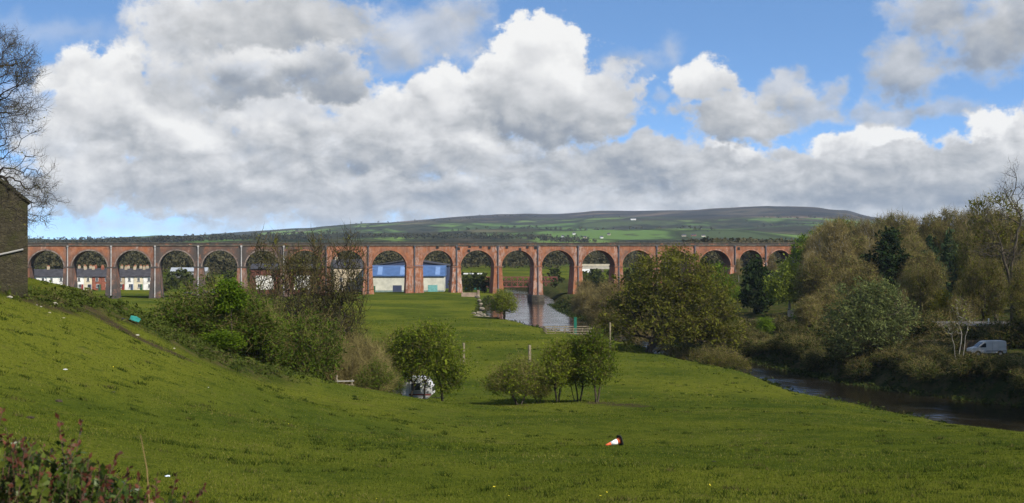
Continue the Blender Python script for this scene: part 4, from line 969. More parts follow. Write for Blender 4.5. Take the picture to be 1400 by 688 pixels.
# bushes along the far bank
bank_lab = 'dark low bush of the overgrown far river bank'
k = 0
for Y in np.concatenate([np.linspace(128, 300, 40), np.linspace(305, 440, 14)]):
    xf_ = river_x(Y)[1]; x = xf_ + (.9 if k % 3 == 0 else 3.0) + r_.random() * 3.0
    u = 700 + F * x / Y; s_ = .6 + .55 * r_.random()
    if u > 1500 or (Y > 335 and k % 2): k += 1; continue
    if Y > 335: s_ *= .6
    lab = bank_lab
    if under.get('label') is None: plant(under, u, Y, rz=1, scale=s_, label=lab, cat='bush', group='bushes along the far river bank')
    else: put(under, u, Y, r_.random() * 6, (s_ * 1.15, s_ * 1.15, s_), lab, 'bushes along the far river bank')
    k += 1
for k in range(70):
    Y = 165 + r_.random() * 130; x = river_x(Y)[1] + 6 + r_.random() ** 1.3 * 34; u = 700 + F * x / Y
    if u > 1480 or (1240 < u < 1400 and Y < 212) or (u < 1140 and Y > 222): continue
    s_ = .8 + .9 * r_.random(); put(under, u, Y, r_.random() * 6, (s_ * 1.1, s_ * 1.1, s_), 'dark bush growing under the trees across the river', 'undergrowth bushes below the right-hand trees')
for k in range(70):
    Y = 146 + r_.random() * 62; x = river_x(Y)[1] + 2.6 + r_.random() * 15; u = 700 + F * x / Y
    if u > 1500 or (1300 < u < 1390 and Y > 176): continue
    s_ = .45 + .5 * r_.random(); put(under, u, Y, r_.random() * 6, (s_ * 1.35, s_ * 1.35, s_), 'low bramble bush on the steep bank below the van', 'brambles on the bank below the van')
for k, (u, Y, s_) in enumerate([(1028, 255, 1.0), (1046, 250, .8), (1064, 258, 1.1), (1086, 248, .9), (1104, 256, 1.2), (1018, 240, .8), (1296, 206, 1.5), (1322, 205, 1.1), (1366, 206, 1.4), (1278, 210, 1.7), (1392, 200, 1.6)]):
    put(fresh if k in (1, 4) else under, u, Y, k * 1.3, (s_ * 1.1, s_ * 1.1, s_), ['dark shrub before the picket fence across the river', 'fresh green shrub before the picket fence, left one', 'dark shrub before the picket fence across the river', 'dark shrub before the picket fence across the river', 'fresh green shrub before the picket fence, right one', 'dark shrub before the picket fence across the river'][k] if k < 6 else 'dark bush crowding the front of the timber shed', 'shrubs before the picket fence' if k < 6 and k not in (1, 4) else ('bushes round the timber shed' if k >= 6 else None))
# near bank scrub right of the maple
for u, Y, sc, lb in [(968, 205, (1.15, 1.0, 1.0), 'olive bush at the foot of the big round tree, right side'), (992, 196, (.9, .9, .75), 'small olive bush at the tip of the near bank'), (930, 216, (1.1, 1.0, .9), 'olive bush under the crown of the big round tree')]:
    put(brush, u, Y, r_.random() * 6, sc, lb)
for o in bpy.data.objects:
    if o.parent is None and 'category' in o and o['category'] == 'tree' and ('bush' in o.name): o['category'] = 'bush'
# ------------------------------------------------------------------ buildings beyond and beside the viaduct
M_slate = plain('dark_slate', (.040, .038, .042), .8, .35, .8)
M_white = plain('white_render', (.72, .70, .64), .9, .12, .8, dirt=(.45, .42, .36))
M_cream = plain('cream_render', (.62, .54, .38), .9, .12, .8, dirt=(.42, .36, .26))
M_buff = plain('buff_render', (.38, .31, .21), .9, .15, .8)
M_redbr = plain('red_house_brick', (.25, .085, .050), .9, .25, 1.2)
M_glass = plain('dark_window_glass', (.022, .026, .032), .15, .3, 1, spec=.6)
M_frame = plain('white_window_frame', (.70, .70, .68), .6, .1, 2)
M_pot = plain('terracotta_pot', (.30, .13, .07), .9, .3, 4)
M_stone = None
def stone_material():
    m, t = new_mat('mossy_rubble_stone')
    p = objvec(t)
    v = t.n('ShaderNodeTexVoronoi', feature='F1'); t.put(v.inputs['Vector'], t.v('MULTIPLY', p, (1.0, 1.0, 1.9))); v.inputs['Scale'].default_value = 3.8
    e = t.n('ShaderNodeTexVoronoi', feature='DISTANCE_TO_EDGE'); t.put(e.inputs['Vector'], t.v('MULTIPLY', p, (1.0, 1.0, 1.9))); e.inputs['Scale'].default_value = 3.8
    n = t.noise(p, .8, 5, .65); f = t.noise(p, 9, 4, .7)
    c = t.mix(t.sep(v.outputs['Color'])[0], (.036, .031, .018), (.068, .058, .034))
    c = t.mix(t.step(e.outputs['Distance'], .02, .08, 1, 0), c, (.035, .030, .022))
    c = t.mix(t.step(n, .46, .66, 0, .8), c, (.040, .042, .014))
    c = t.mix(t.step(t.noise(p, .35, 4, .6), .5, .7, 0, .7), c, (.028, .023, .017))
    c = t.mix(t.step(f, .3, .6, .4, 0), c, (.02, .017, .012))
    h = t.m('ADD', t.m('MULTIPLY', t.step(e.outputs['Distance'], 0, .1), .6), t.m('MULTIPLY', f, .4))
    finish(t, principled(t, c, .95, .1, 0, h, .7, .05)); return m
M_stone = stone_material()

def house(root, w, d, h, roof_h, wall_m, windows, doors=(), chim=(0.0,), roof_m=M_slate, sill=True):
    """front faces -y, base at z=0, x from -w/2 to w/2"""
    mb = MB(); mb.prism_x([(0, -.6), (d, -.6), (d, h), (d / 2, h + roof_h), (0, h)], -w / 2, w / 2); mb.build('wall', wall_m, root)
    mb = MB(); t_ = .16; k = roof_h / (d / 2)
    mb.add([(x, y, z) for x in (-w / 2 - .02, w / 2 + .02) for y, z in ((-.35, h - .35 * k + .02), (d / 2, h + roof_h + .02), (d + .35, h - .35 * k + .02), (d + .35, h - .35 * k + .02 + t_), (d / 2, h + roof_h + .02 + t_), (-.35, h - .35 * k + .02 + t_))],
           [(0, 5, 4, 3, 2, 1), (6, 7, 8, 9, 10, 11)] + [(i, (i + 1) % 6, 6 + (i + 1) % 6, 6 + i) for i in range(6)])
    rf = mb.build('roof', roof_m, root)
    for cx in chim:
        c = MB().box(cx - .45, cx + .45, d / 2 - .35, d / 2 + .35, h + roof_h - .3, h + roof_h + 1.1).build('chimney', M_buff if wall_m is not M_redbr else M_redbr, rf)
        mb = MB()
        for q in (-.25, 0, .25): mb.lathe([(.11, 0), (.10, .4), (.12, .45)], 8, (cx + q, d / 2, h + roof_h + 1.103))
        mb.build('chimney_pot', M_pot, rf)
    for x, z, ww, wh in windows:
        f = MB().box(x - ww / 2, x + ww / 2, -.05, .02, z, z + wh).build('window', M_frame, root)
        MB().box(x - ww / 2 + .09, x - .03, -.06, -.04, z + .09, z + wh - .09).box(x + .03, x + ww / 2 - .09, -.06, -.04, z + .09, z + wh - .09).build('pane', M_glass, f)
        if sill: MB().box(x - ww / 2 - .1, x + ww / 2 + .1, -.16, .02, z - .14, z - .003).build('sill', M_coping, f)
    for x, ww, wh, m in doors:
        MB().box(x - ww / 2, x + ww / 2, -.05, .02, -.2, wh).build('door', m, root)

M_doorb = plain('blue_door', (.05, .08, .16), .5); M_doorr = plain('red_door', (.22, .03, .025), .5); M_doorg = plain('green_door', (.03, .10, .05), .5)
# three short terraces seen through the left-hand arches
terr = [(32, 64, M_white, 'white rendered end house of the terrace beside the stone barn, left half', M_doorb), (64, 90, M_white, 'white rendered terrace house right half, seen through the first open arch', M_doorg),
        (101, 115, M_white, 'white terrace house at the left of the second arch', M_doorr), (115, 126, M_cream, 'cream terrace house beside the red brick one', M_doorb), (126, 139, M_redbr, 'red brick terrace house seen through the second arch', M_doorg), (139, 152, M_redbr, 'red brick terrace house partly behind a viaduct pier', M_doorb),
        (158, 171, M_buff, 'buff terrace house at the left of the third arch', M_doorr), (171, 183, M_white, 'white narrow terrace house in the middle of the third arch', M_doorb), (183, 196, M_cream, 'cream terrace house right of the narrow white one', M_doorg), (196, 211, M_white, 'white terrace house partly hidden by the fourth pier', M_doorr)]
for i, (u0, u1, m, lb, dm) in enumerate(terr):
    Y = 516 + (i > 1) * 6 + (i > 5) * 4; w = (u1 - u0) / F * Y; x = ((u0 + u1) / 2 - 700) / F * Y
    root = thing('terrace_house', (x, Y, gz(x, Y)), .04, lb, 'house', 'terrace houses behind the viaduct')
    zz = gz(x, Y); hh = (CAMZ - (378 - HOR) / F * Y) - zz; rh = (CAMZ - (369 - HOR) / F * Y) - zz - hh
    nw = max(1, int(w / 2.6)); xs = [(-.5 + (k + .5) / nw) * w for k in range(nw)]
    house(root, w - .02, 7.5, hh, rh, m, [(q, hh - 1.75, .95, 1.3) for q in xs] + [(xs[0] + .3, .8, 1.1, 1.35)], [(w / 2 - .75, .9, 2.05, dm)], (w / 2 - .5,))
    if i in (3, 6, 8): copyo = None
# back row whose chimneys show above the first roofs
for u0, u1, m, lb in [(102, 124, M_buff, 'buff house of the back terrace, chimneys above the front roofs in the second arch'), (124, 150, M_redbr, 'red house of the back terrace above the front roofs in the second arch'), (160, 186, M_buff, 'buff house of the back terrace above the front roofs in the third arch'), (186, 212, M_cream, 'cream house of the back terrace right end in the third arch')]:
    Y = 560; w = (u1 - u0) / F * Y; x = ((u0 + u1) / 2 - 700) / F * Y; zz = gz(x, Y)
    root = thing('terrace_house', (x, Y, zz), .04, lb, 'house', 'terrace houses behind the viaduct'); hh = hz((u0 + u1) / 2, 372, Y)
    house(root, w - .02, 7, hh, 1.2, m, [(q * w, hh - 1.8, .95, 1.3) for q in (-.3, 0, .3)], [], (-w * .35, 0, w * .35))

# long low grey building in the fifth arch
x, Y = (258 - 700) / F * 640, 640
root = thing('long_shed', (x, Y, gz(x, Y)), .1, 'long low grey roofed shed seen through the fifth arch', 'shed')
house(root, 16, 8, hz(258, 371, 640), 1.4, plain('grey_shed_wall', (.13, .13, .12), .8), [(q, 1.0, 1.2, 1.0) for q in (-6, -2, 2, 6)], [], (), plain('pale_grey_sheet_roof', (.30, .32, .34), .6))

# blue-roofed works
M_bluer = plain('blue_sheet_roof', (.055, .105, .22), .5, .15, .5); M_blued = plain('dark_blue_fascia', (.035, .045, .085), .6, .2, .5)
M_shedw = plain('cream_cladding', (.50, .49, .40), .7, .15, .5, dirt=(.36, .36, .31)); M_skylight = plain('pale_blue_rooflight', (.14, .22, .38), .4, .1, 1)
Yw = 492; xa, xb = (497 - 700) / F * Yw, (607 - 700) / F * Yw; g0 = gz((xa + xb) / 2, Yw)
def zz_(v, Y=Yw): return CAMZ - (v - HOR) / F * Y - g0
works = thing('works_building', ((xa + xb) / 2, Yw, g0), .02, 'cream works building with bright blue sheet roof behind the wide pier', 'warehouse'); W = xb - xa
MB().box(-W / 2, W / 2, 0, 18, -1, zz_(377)).build('wall', M_shedw, works)
mb = MB(); za, zb = zz_(378), zz_(366); mb.prism_x([(-.5, za), (-.5, za + .25), (5.0, zb + .25), (18.6, zb + .5), (18.6, za)], -W / 2 - .4, W / 2 + .4); rf = mb.build('roof', M_bluer, works)
k = (zb - za) / 5.5
for q in (-W * .30, -W * .02, W * .17, W * .42):
    mb = MB(); mb.add([(q - .8, -.3, za + .30), (q + .8, -.3, za + .30), (q + .8, 4.7, zb + .245), (q - .8, 4.7, zb + .245), (q - .8, -.3, za + .34), (q + .8, -.3, za + .34), (q + .8, 4.7, zb + .285), (q - .8, 4.7, zb + .285)],
                      [(0, 3, 2, 1), (4, 5, 6, 7), (0, 1, 5, 4), (1, 2, 6, 5), (2, 3, 7, 6), (3, 0, 4, 7)]); mb.build('rooflight', M_skylight, rf)
for q, ww, hh, m in [(-W * .40, 2.6, 2.6, M_doorg), (-W * .08, 3.0, 2.8, M_blued), (W * .15, 2.2, 2.4, M_doorg), (W * .36, 3.2, 2.9, plain('aqua_door', (.14, .34, .32), .5))]:
    MB().box(q - ww / 2, q + ww / 2, -.06, .02, -.6, hh - .6).build('door', m, works)
MB().box(-W / 2, W / 2, -.03, .02, -.9, .5).build('plinth', plain('grey_green_plinth', (.16, .22, .20), .8), works)
Yh = 530; g0 = gz((555 - 700) / F * Yh, Yh); xa, xb = (508 - 700) / F * Yh, (613 - 700) / F * Yh
hall = thing('works_hall', ((xa + xb) / 2, Yh, g0), .02, 'large dark roofed hall rising behind the blue works roof', 'warehouse'); W = xb - xa
MB().prism([(-W / 2, -1), (W / 2, -1), (W / 2, zz_(364, Yh)), (W * .0, zz_(356, Yh)), (-W / 2, zz_(364, Yh))], 0, 26).build('wall', M_blued, hall)
mb = MB(); a, b = zz_(364, Yh), zz_(356, Yh); mb.prism([(-W / 2 - .4, a), (0, b + .02), (W / 2 + .4, a), (W / 2 + .4, a + .3), (0, b + .34), (-W / 2 - .4, a + .3)], -.4, 26.4); mb.build('roof', M_slate, hall)
MB().box(-W * .46, W * .46, -.08, .02, zz_(367, Yh), zz_(364.6, Yh)).build('fascia_band', plain('pale_cladding', (.5, .48, .42), .7), hall)
# brick garages with white roller doors
Yg = 478; xa, xb = (342 - 700) / F * Yg, (446 - 700) / F * Yg; g0 = gz((xa + xb) / 2, Yg); W = xb - xa
gar = thing('garage_building', ((xa + xb) / 2, Yg, g0), .03, 'long red brick garage building with two white roller doors behind the thicket', 'garage')
MB().box(-W / 2, W / 2, 0, 14, -1, zz_(368, Yg)).build('wall', plain('dark_red_brick', (.12, .045, .032), .9, .3, 1), gar)
MB().prism_x([(-.4, zz_(368, Yg) + .003), (14.4, zz_(368, Yg) + .003), (7, zz_(361, Yg))], -W / 2 - .3, W / 2 + .3).build('roof', M_slate, gar)
for u0, u1 in [(350, 374), (402, 424)]:
    a, b = (u0 - 700) / F * Yg - (xa + xb) / 2, (u1 - 700) / F * Yg - (xa + xb) / 2
    MB().box(a, b, -.08, .02, zz_(396, Yg), zz_(377, Yg)).build('roller_door', M_white, gar)
for u in (386, 436): MB().box((u - 700) / F * Yg - (xa + xb) / 2 - .6, (u - 700) / F * Yg - (xa + xb) / 2 + .6, -.06, .02, 1.4, 2.6).build('window', M_glass, gar)
x, Y = (478 - 700) / F * 505, 505
h_ = thing('gabled_house', (x, Y, gz(x, Y)), .25, 'tan stone gabled house left of the blue roofed works', 'house'); house(h_, 11, 9, hz(478, 366, 505), 2.6, M_buff, [(q, 3.6, 1.0, 1.3) for q in (-3, 0, 3)] + [(q, .8, 1.0, 1.4) for q in (-3, 3)], [(0, 1.0, 2.1, M_doorb)], (-4,))
# little white-roofed shelter right of the works
x, Y = (647 - 700) / F * 520, 520
sh = thing('shelter', (x, Y, gz(x, Y)), 0, 'small white flat roofed shelter with green sheeting right of the works', 'shelter')
a = hz(647, 375, 520); MB().box(-3.4, 3.4, -2, 2, a, a + .35).build('roof', M_frame, sh)
for q in (-3.0, 3.0):
    for y in (-1.6, 1.6): MB().box(q - .1, q + .1, y - .1, y + .1, -.5, a - .003).build('post', M_dark, sh)
MB().box(-2.9, 2.9, 1.2, 1.3, -.5, 2.0).build('back_panel', plain('green_sheeting', (.03, .13, .10), .6), sh)
# rust-red lattice bridge over the river beyond the viaduct
Yb = 552; xa, xb = (622 - 700) / F * Yb, (762 - 700) / F * Yb; zt = CAMZ - (378.5 - HOR) / F * Yb; zb = CAMZ - (393 - HOR) / F * Yb
M_rust = plain('rust_red_iron', (.155, .050, .036), .8, .3, .8, dirt=(.07, .03, .024))
br = thing('lattice_bridge', ((xa + xb) / 2, Yb, zb), .02, 'rust red lattice girder footbridge crossing the river beyond the viaduct', 'footbridge'); W = xb - xa; H = zt - zb
for y in (0, 2.6):
    mb = MB(); mb.box(-W / 2, W / 2, y - .12, y + .12, H - .35, H); mb.box(-W / 2, W / 2, y - .12, y + .12, 0, .45); mb.box(-W / 2, W / 2, y - .1, y + .1, H * .5, H * .5 + .2)
    n = 18
    for k in range(n + 1):
        q = -W / 2 + W * k / n; mb.box(q - .12, q + .12, y - .08, y + .08, .453, H - .353)
        if k < n:
            q2 = q + W / n; mb.tube([(q, y, .5), (q2, y, H - .4)], .09, 4); mb.tube([(q, y + .02, H - .4), (q2, y + .02, .5)], .09, 4)
    mb.build('girder', M_rust, br)
MB().box(-W / 2, W / 2, .15, 2.45, .1, .35).build('deck', M_coping, br)
for q in (-W / 2 + 1.5, W / 2 - 1.5): MB().box(q - 1.5, q + 1.5, -.4, 3.0, -5, -.003).build('abutment', M_coping, br)
# concrete road bridge seen through the arch right of the river
Yr = 690; xa, xb = (790 - 700) / F * Yr, (846 - 700) / F * Yr; zt = CAMZ - (364 - HOR) / F * Yr; zb = CAMZ - (368 - HOR) / F * Yr
rb = thing('road_bridge', ((xa + xb) / 2, Yr, zb), .05, 'pale concrete road bridge seen through the arch right of the river', 'road bridge'); W = xb - xa
MB().box(-W / 2, W / 2, 0, 9, 0, zt - zb).build('deck', plain('pale_concrete', (.36, .33, .27), .9, .15, .6), rb)
MB().box(-W / 2, W / 2, -.1, .3, zt - zb + .003, zt - zb + 1).build('parapet', plain('sandy_concrete', (.42, .37, .27), .9, .15, .6), rb)
MB().box(-W / 2, -W / 2 + 6, -.2, 8, -6, -.003).build('abutment', M_frame, rb)
for q in (W * .1, W * .42): MB().box(q - .6, q + .6, 0, 8.5, -7, -.003).build('pier', M_coping, rb)

# --- the stone barn on the left
Yb = 86; xb = (38 - 700) / F * Yb; zg = gz(xb - 3, Yb)
rzb = math.atan2(28.8, 86) + .03   # its long side runs almost along the line of sight
barn = thing('stone_barn', (xb, Yb, zg), rzb, 'dark mossy rubble stone barn with a sloping gable at the left edge', 'barn')
ze = CAMZ - (276 - HOR) / F * Yb - zg; Wb = 9.0; rise = 3.6
MB().prism([(-Wb, -1.5), (0, -1.5), (0, ze), (-Wb / 2, ze + rise), (-Wb, ze)], 0, 13).build('wall', M_stone, barn)
mb = MB(); k = rise / (Wb / 2); mb.prism([(-Wb - .15, ze - .15 * k + .003), (-Wb / 2, ze + rise + .003), (.15, ze - .15 * k + .003), (.15, ze - .15 * k + .17), (-Wb / 2, ze + rise + .2), (-Wb - .15, ze - .15 * k + .17)], -.12, 13.12)
mb.build('roof', plain('mossy_stone_slates', (.050, .047, .026), .95, .4, 1.5, dirt=(.03, .035, .012)), barn)
z1 = CAMZ - (341 - HOR) / F * Yb - zg
MB().tube([(-.25, -.10, z1), (-2.2, -.10, z1 - .45)], .055, 8).build('overflow_pipe', plain('pale_plastic_pipe', (.26, .25, .23), .5, .1), barn)
MB().box(-4.6, -3.4, -.04, .02, .6, 2.6).build('door', plain('grey_barn_door', (.06, .055, .045), .9), barn)

# --- caravan behind the hawthorn
def window_box(root, x0, x1, y, z0, z1, side=-1):
    MB().box(x0, x1, min(y, y + side * .03), max(y, y + side * .03), z0, z1).build('window', M_glass, root)
M_carav = plain('off_white_caravan_skin', (.50, .50, .48), .45, .08, 1.5, dirt=(.36, .36, .33)); M_stripe = plain('maroon_stripe', (.20, .045, .035), .5)
Yc = 147; xc = (560 - 700) / F * Yc; zc = gz(xc, Yc) - .1
cv = thing('caravan', (xc, Yc, zc), -.10, 'white caravan with a maroon stripe parked behind the hawthorn', 'caravan')
L = 4.9; prof = [(-L / 2, .75), (-L / 2 + .15, .42), (L / 2 - .5, .42), (L / 2, .9), (L / 2 - .08, 1.7), (L / 2 - .55, 2.42), (L / 2 - 1.0, 2.55), (-L / 2 + .7, 2.55), (-L / 2 + .25, 2.40), (-L / 2 - .02, 1.5)]
MB().prism(prof, -1.05, 1.05).build('body', M_carav, cv, bevel=.05)
MB().box(-L / 2 + .04, L / 2 - .12, -1.072, -1.053, .78, .92).build('stripe', M_stripe, cv)
for a, b in [(-1.95, -.95), (.35, 1.25)]:
    f = MB().box(a - .06, b + .06, -1.085, -1.055, 1.24, 2.06).build('window', M_frame, cv); MB().box(a, b, -1.10, -1.082, 1.30, 2.0).build('pane', M_glass, f)
MB().box(-.55, .1, -1.075, -1.055, .62, 2.25).build('door', M_frame, cv)
f = MB().box(L / 2 - .02, L / 2 + .03, -.8, .8, 1.15, 1.62).build('end_window', M_glass, cv)
for y in (-.98, .78): 
    w = MB(); w.tube([(-.15, y, .33), (-.15, y + .2, .33)], .33, 18); wh = w.build('wheel', M_dark, cv)
MB().tube([(L / 2 - .2, 0, .45), (L / 2 + 1.1, 0, .42)], .05, 6).build('drawbar', M_dark, cv)
MB().box(-1.1, -.5, -.3, .3, 2.56, 2.68).build('roof_vent', M_frame, cv)

# --- vehicles
def van(loc, rz, label):
    root = thing('parked_van', loc, rz, label, 'van')
    body = plain('white_van_paint', (.44, .42, .385), .5, .08, 1, dirt=(.28, .26, .23), spec=.4)
    pr = [(-2.38, .42), (-2.42, .78), (-2.30, 1.02), (-1.55, 1.18), (-.72, 1.86), (-.45, 1.98), (2.20, 2.02), (2.32, 1.90), (2.38, .95), (2.36, .42)]
    o = MB().prism(pr, -.86, .86).build('body', body, root, bevel=.07)
    MB().add([(-1.36, -.868, 1.20), (-.42, -.868, 1.18), (-.42, -.868, 1.72), (-.70, -.868, 1.72), (-1.36, -.85, 1.20), (-.42, -.85, 1.18), (-.42, -.85, 1.72), (-.70, -.85, 1.72)], [(0, 1, 2, 3), (4, 7, 6, 5), (0, 4, 5, 1), (1, 5, 6, 2), (2, 6, 7, 3), (3, 7, 4, 0)]).build('side_window', M_glass, root)
    MB().add([(-1.50, -.70, 1.235), (-1.50, .70, 1.235), (-.78, .66, 1.825), (-.78, -.66, 1.825), (-1.47, -.70, 1.20), (-1.47, .70, 1.20), (-.74, .66, 1.80), (-.74, -.66, 1.80)], [(0, 3, 2, 1), (4, 5, 6, 7), (0, 1, 5, 4), (1, 2, 6, 5), (2, 3, 7, 6), (3, 0, 4, 7)]).build('windscreen', M_glass, root)
    for x in (-1.52, 1.48):
        for s in (-1, 1):
            MB().tube([(x, s * .872, .36), (x, s * .80, .36)], .42, 20).build('wheel_arch', M_dark, root)
            w = MB().tube([(x, s * .90, .32), (x, s * .70, .32)], .32, 20).build('wheel', M_dark, root); MB().tube([(x, s * .915, .32), (x, s * .895, .32)], .19, 14).build('hub_cap', plain('hub_grey', (.25, .25, .25), .4), w)
    MB().box(-2.44, -2.36, -.8, .8, .36, .60).build('bumper', M_dark, root); MB().box(2.30, 2.42, -.8, .8, .36, .58).build('bumper', M_dark, root)
    MB().box(2.33, 2.39, -.86, -.72, .95, 1.35).build('tail_light', M_stripe, root); MB().box(2.33, 2.39, .72, .86, .95, 1.35).build('tail_light', M_stripe, root)
    MB().box(-2.36, -2.12, -.84, -.60, .80, .98).build('headlight', M_frame, root); MB().box(-2.36, -2.12, .60, .84, .80, .98).build('headlight', M_frame, root)
    MB().box(-1.15, -1.0, -.98, -.87, 1.18, 1.36).build('wing_mirror', M_dark, root)
    MB().box(-.40, 2.30, -.871, -.862, .66, .74).build('rubbing_strip', M_dark, root)
    MB().box(.38, .40, -.8665, -.858, .76, 1.9).build('door_seam', M_dark, root)
    return root
xv, Yv = (1349 - 700) / F * 192, 192
van((xv, Yv, gz(xv, Yv) + .02), .08, 'white panel van parked on the far bank beside a dark tree trunk')
def car(loc, rz, label, col, group):
    root = thing('parked_car', loc, rz, label, 'car', group)
    pnt = plain('car_paint', col, .3, .04, 1, spec=.5)
    MB().prism([(-2.1, .35), (-2.12, .62), (-1.95, .80), (-1.0, .92), (1.45, .95), (2.02, .88), (2.1, .55), (2.08, .35)], -.82, .82).build('body', pnt, root, bevel=.05)
    MB().prism([(-1.0, .90), (-.35, 1.36), (.85, 1.40), (1.5, .93)], -.70, .70).build('cabin', M_glass, root, bevel=.03)
    MB().box(-.42, .92, -.66, .66, 1.375, 1.43).build('roof', pnt, root)
    for x in (-1.3, 1.3):
        for s in (-1, 1): MB().tube([(x, s * .84, .32), (x, s * .62, .32)], .32, 14).build('wheel', M_dark, root)
    return root
for u, Y, col, rz, lb in [(118, 452, (.75, .75, .74), .1, 'white car parked before the terrace under the second arch'), (309, 462, (.45, .02, .02), .2, 'red car partly hidden behind the hedge bush'), (262, 462, (.72, .72, .70), 0, 'white car left of the red one behind the hedge'), (291, 470, (.7, .7, .7), .1, 'pale car directly beside the red one behind the hedge')]:
    x = (u - 700) / F * Y; car((x, Y, gz(x, Y) + .45), rz, lb, col, 'cars parked behind the viaduct arches')

# --- things in the meadow
M_timber = plain('weathered_fence_timber', (.20, .165, .105), .9, .3, 3, dirt=(.11, .09, .06))
def post(u, vt, Y, r, lb, name='fence_post', grp=None, lean=0.0):
    x = (u - 700) / F * Y; z = gz(x, Y); h = CAMZ - (vt - HOR) / F * Y - z
    o = MB().box(-r, r, -r, r, -.4, h).build(name, M_timber, bevel=.012); o.location = (x, Y, z); o.rotation_euler = (lean, lean, .4)
    return tag(o, lb, 'post', grp)
p_ = post(634, 469, 192, .12, 'tall pale timber post right of the broad hawthorn by the caravan')
post(724, 472, 186, .15, 'timber post standing behind the lowest hawthorn of the clump')
post(834, 441, 205, .10, 'slim timber post by the water between the pen and the big olive tree')
post(459, 513, 119, .07, 'short leaning pale post in the grass below the deep green hedge bush', lean=.12)
post(548, 527, 143, .06, 'thin post standing before the caravan door', lean=-.05)
post(836, 421, 330, .09, 'thin post on the grassy bank below the bridge arches')
# trough rail beside the leaning post
x, Y = (470 - 700) / F * 122, 122
rl = thing('rail_fence', (x, Y, gz(x, Y)), .1, 'low broken rail fence with a pale top bar below the tan bush', 'fence')
for q in (-.5, .7): MB().box(q - .05, q + .05, -.05, .05, -.3, .75).build('post', M_timber, rl)
MB().box(-.65, .85, -.11, -.053, .57, .64).build('rail', plain('bleached_rail', (.34, .32, .28), .8, .2, 3), rl); MB().box(-.65, .85, -.11, -.053, .22, .32).build('rail', M_timber, rl)
# timber pen and the green gauge post by the river
Yp = 262; xa, xb = (745 - 700) / F * Yp, (806 - 700) / F * Yp; zp = gz((xa + xb) / 2, Yp)
pen = thing('timber_pen', ((xa + xb) / 2, Yp, zp), .05, 'square timber post and rail pen beside the river', 'fence'); W = xb - xa; D = 7.0; H = 1.35
def run(x0, y0, x1, y1, n):
    for k in range(n + 1):
        x, y = x0 + (x1 - x0) * k / n, y0 + (y1 - y0) * k / n; MB().box(x - .07, x + .07, y - .07, y + .07, -.8, H).build('post', M_timber, pen)
    L = math.hypot(x1 - x0, y1 - y0); ang = math.atan2(y1 - y0, x1 - x0)
    for z in (.30, .72, 1.14):
        o = MB().box(0, L, -.115, -.073, z, z + .16).build('rail', M_timber, pen); o.location = (x0, y0, 0); o.rotation_euler = (0, 0, ang)
run(-W / 2, -D / 2, W / 2, -D / 2, 5); run(-W / 2, D / 2, W / 2, D / 2, 4); run(-W / 2, -D / 2 + .01, -W / 2, D / 2, 3); run(W / 2, -D / 2 + .01, W / 2, D / 2, 3)
x = (786.5 - 700) / F * (Yp + 1); z = gz(x, Yp + 1)
o = MB().box(-.26, .26, -.26, .26, -.5, hz(786.5, 434, Yp + 1)).build('gauge_kiosk', plain('green_painted_steel', (.010, .12, .075), .5, .15), bevel=.03); o.location = (x, Yp + 1, z); tag(o, 'narrow green steel kiosk standing inside the timber pen', 'kiosk')
# rocks of the bank below the lone tree, and the wall end by the pier
M_rock = plain('pale_boulder', (.16, .135, .095), .95, .45, 1.5, dirt=(.085, .075, .05))
r2 = np.random.default_rng(4)
rl_ = ['pale boulder at the water edge by the lone tree', 'grey boulder highest on the stone heap by the lone tree']
for k, (u, v, Y, rad) in enumerate([(656, 427, 322, .9), (661, 430, 315, .7), (652, 431, 318, 1.0), (659, 421, 340, .8), (657, 415, 362, .7), (655, 410, 385, .7), (666, 433, 308, .6), (648, 428, 326, .7), (653, 405, 405, .8), (657, 433, 311, .8)]):
    x = (u - 700) / F * Y
    o = MB().rock((0, 0, 0), rad, (1.2, 1, .8), k).build('boulder', M_rock, smooth=False); o.location = (x, Y, max(.2, CAMZ - (v - HOR) / F * Y - rad * .3)); o.scale = (.72, .72, .72); tag(o, 'pale boulder of the heap along the bank left of the lone tree', 'boulder', 'boulders along the river bank')
xw, Yw2 = (642 - 700) / F * 425, 425
o = MB().box(-2.4, 2.2, -.5, .5, -2.5, 1.2).box(2.203, 2.9, -.7, .7, -2.5, 1.9).build('bank_wall', plain('pinkish_bank_stone', (.26, .19, .13), .95, .3, 1), bevel=.05); o.location = (xw, Yw2, gz(xw, Yw2)); tag(o, 'short pinkish stone wall end on the bank at the foot of the pier', 'wall')
# drift planks on the near bank
M_drift = plain('grey_drift_timber', (.22, .20, .165), .9, .3, 3)
Yd = 163; x0 = (1095 - 700) / F * Yd; zd = gz(x0, Yd)
dw = thing('driftwood', (x0, Yd, zd), 0, 'pale grey planks of driftwood stuck in the bank at the dark water', 'driftwood')
for k, (dx, an, le) in enumerate([(0, .62, 1.8), (.25, .5, 2.0), (.45, .8, 1.5)]):
    o = MB().box(-le / 2, le / 2, -.10, .10, -.035, .035).build('plank', M_drift, dw); o.location = (dx, k * .12, .45 - .1 * k); o.rotation_euler = (0, an, .4 + .2 * k)
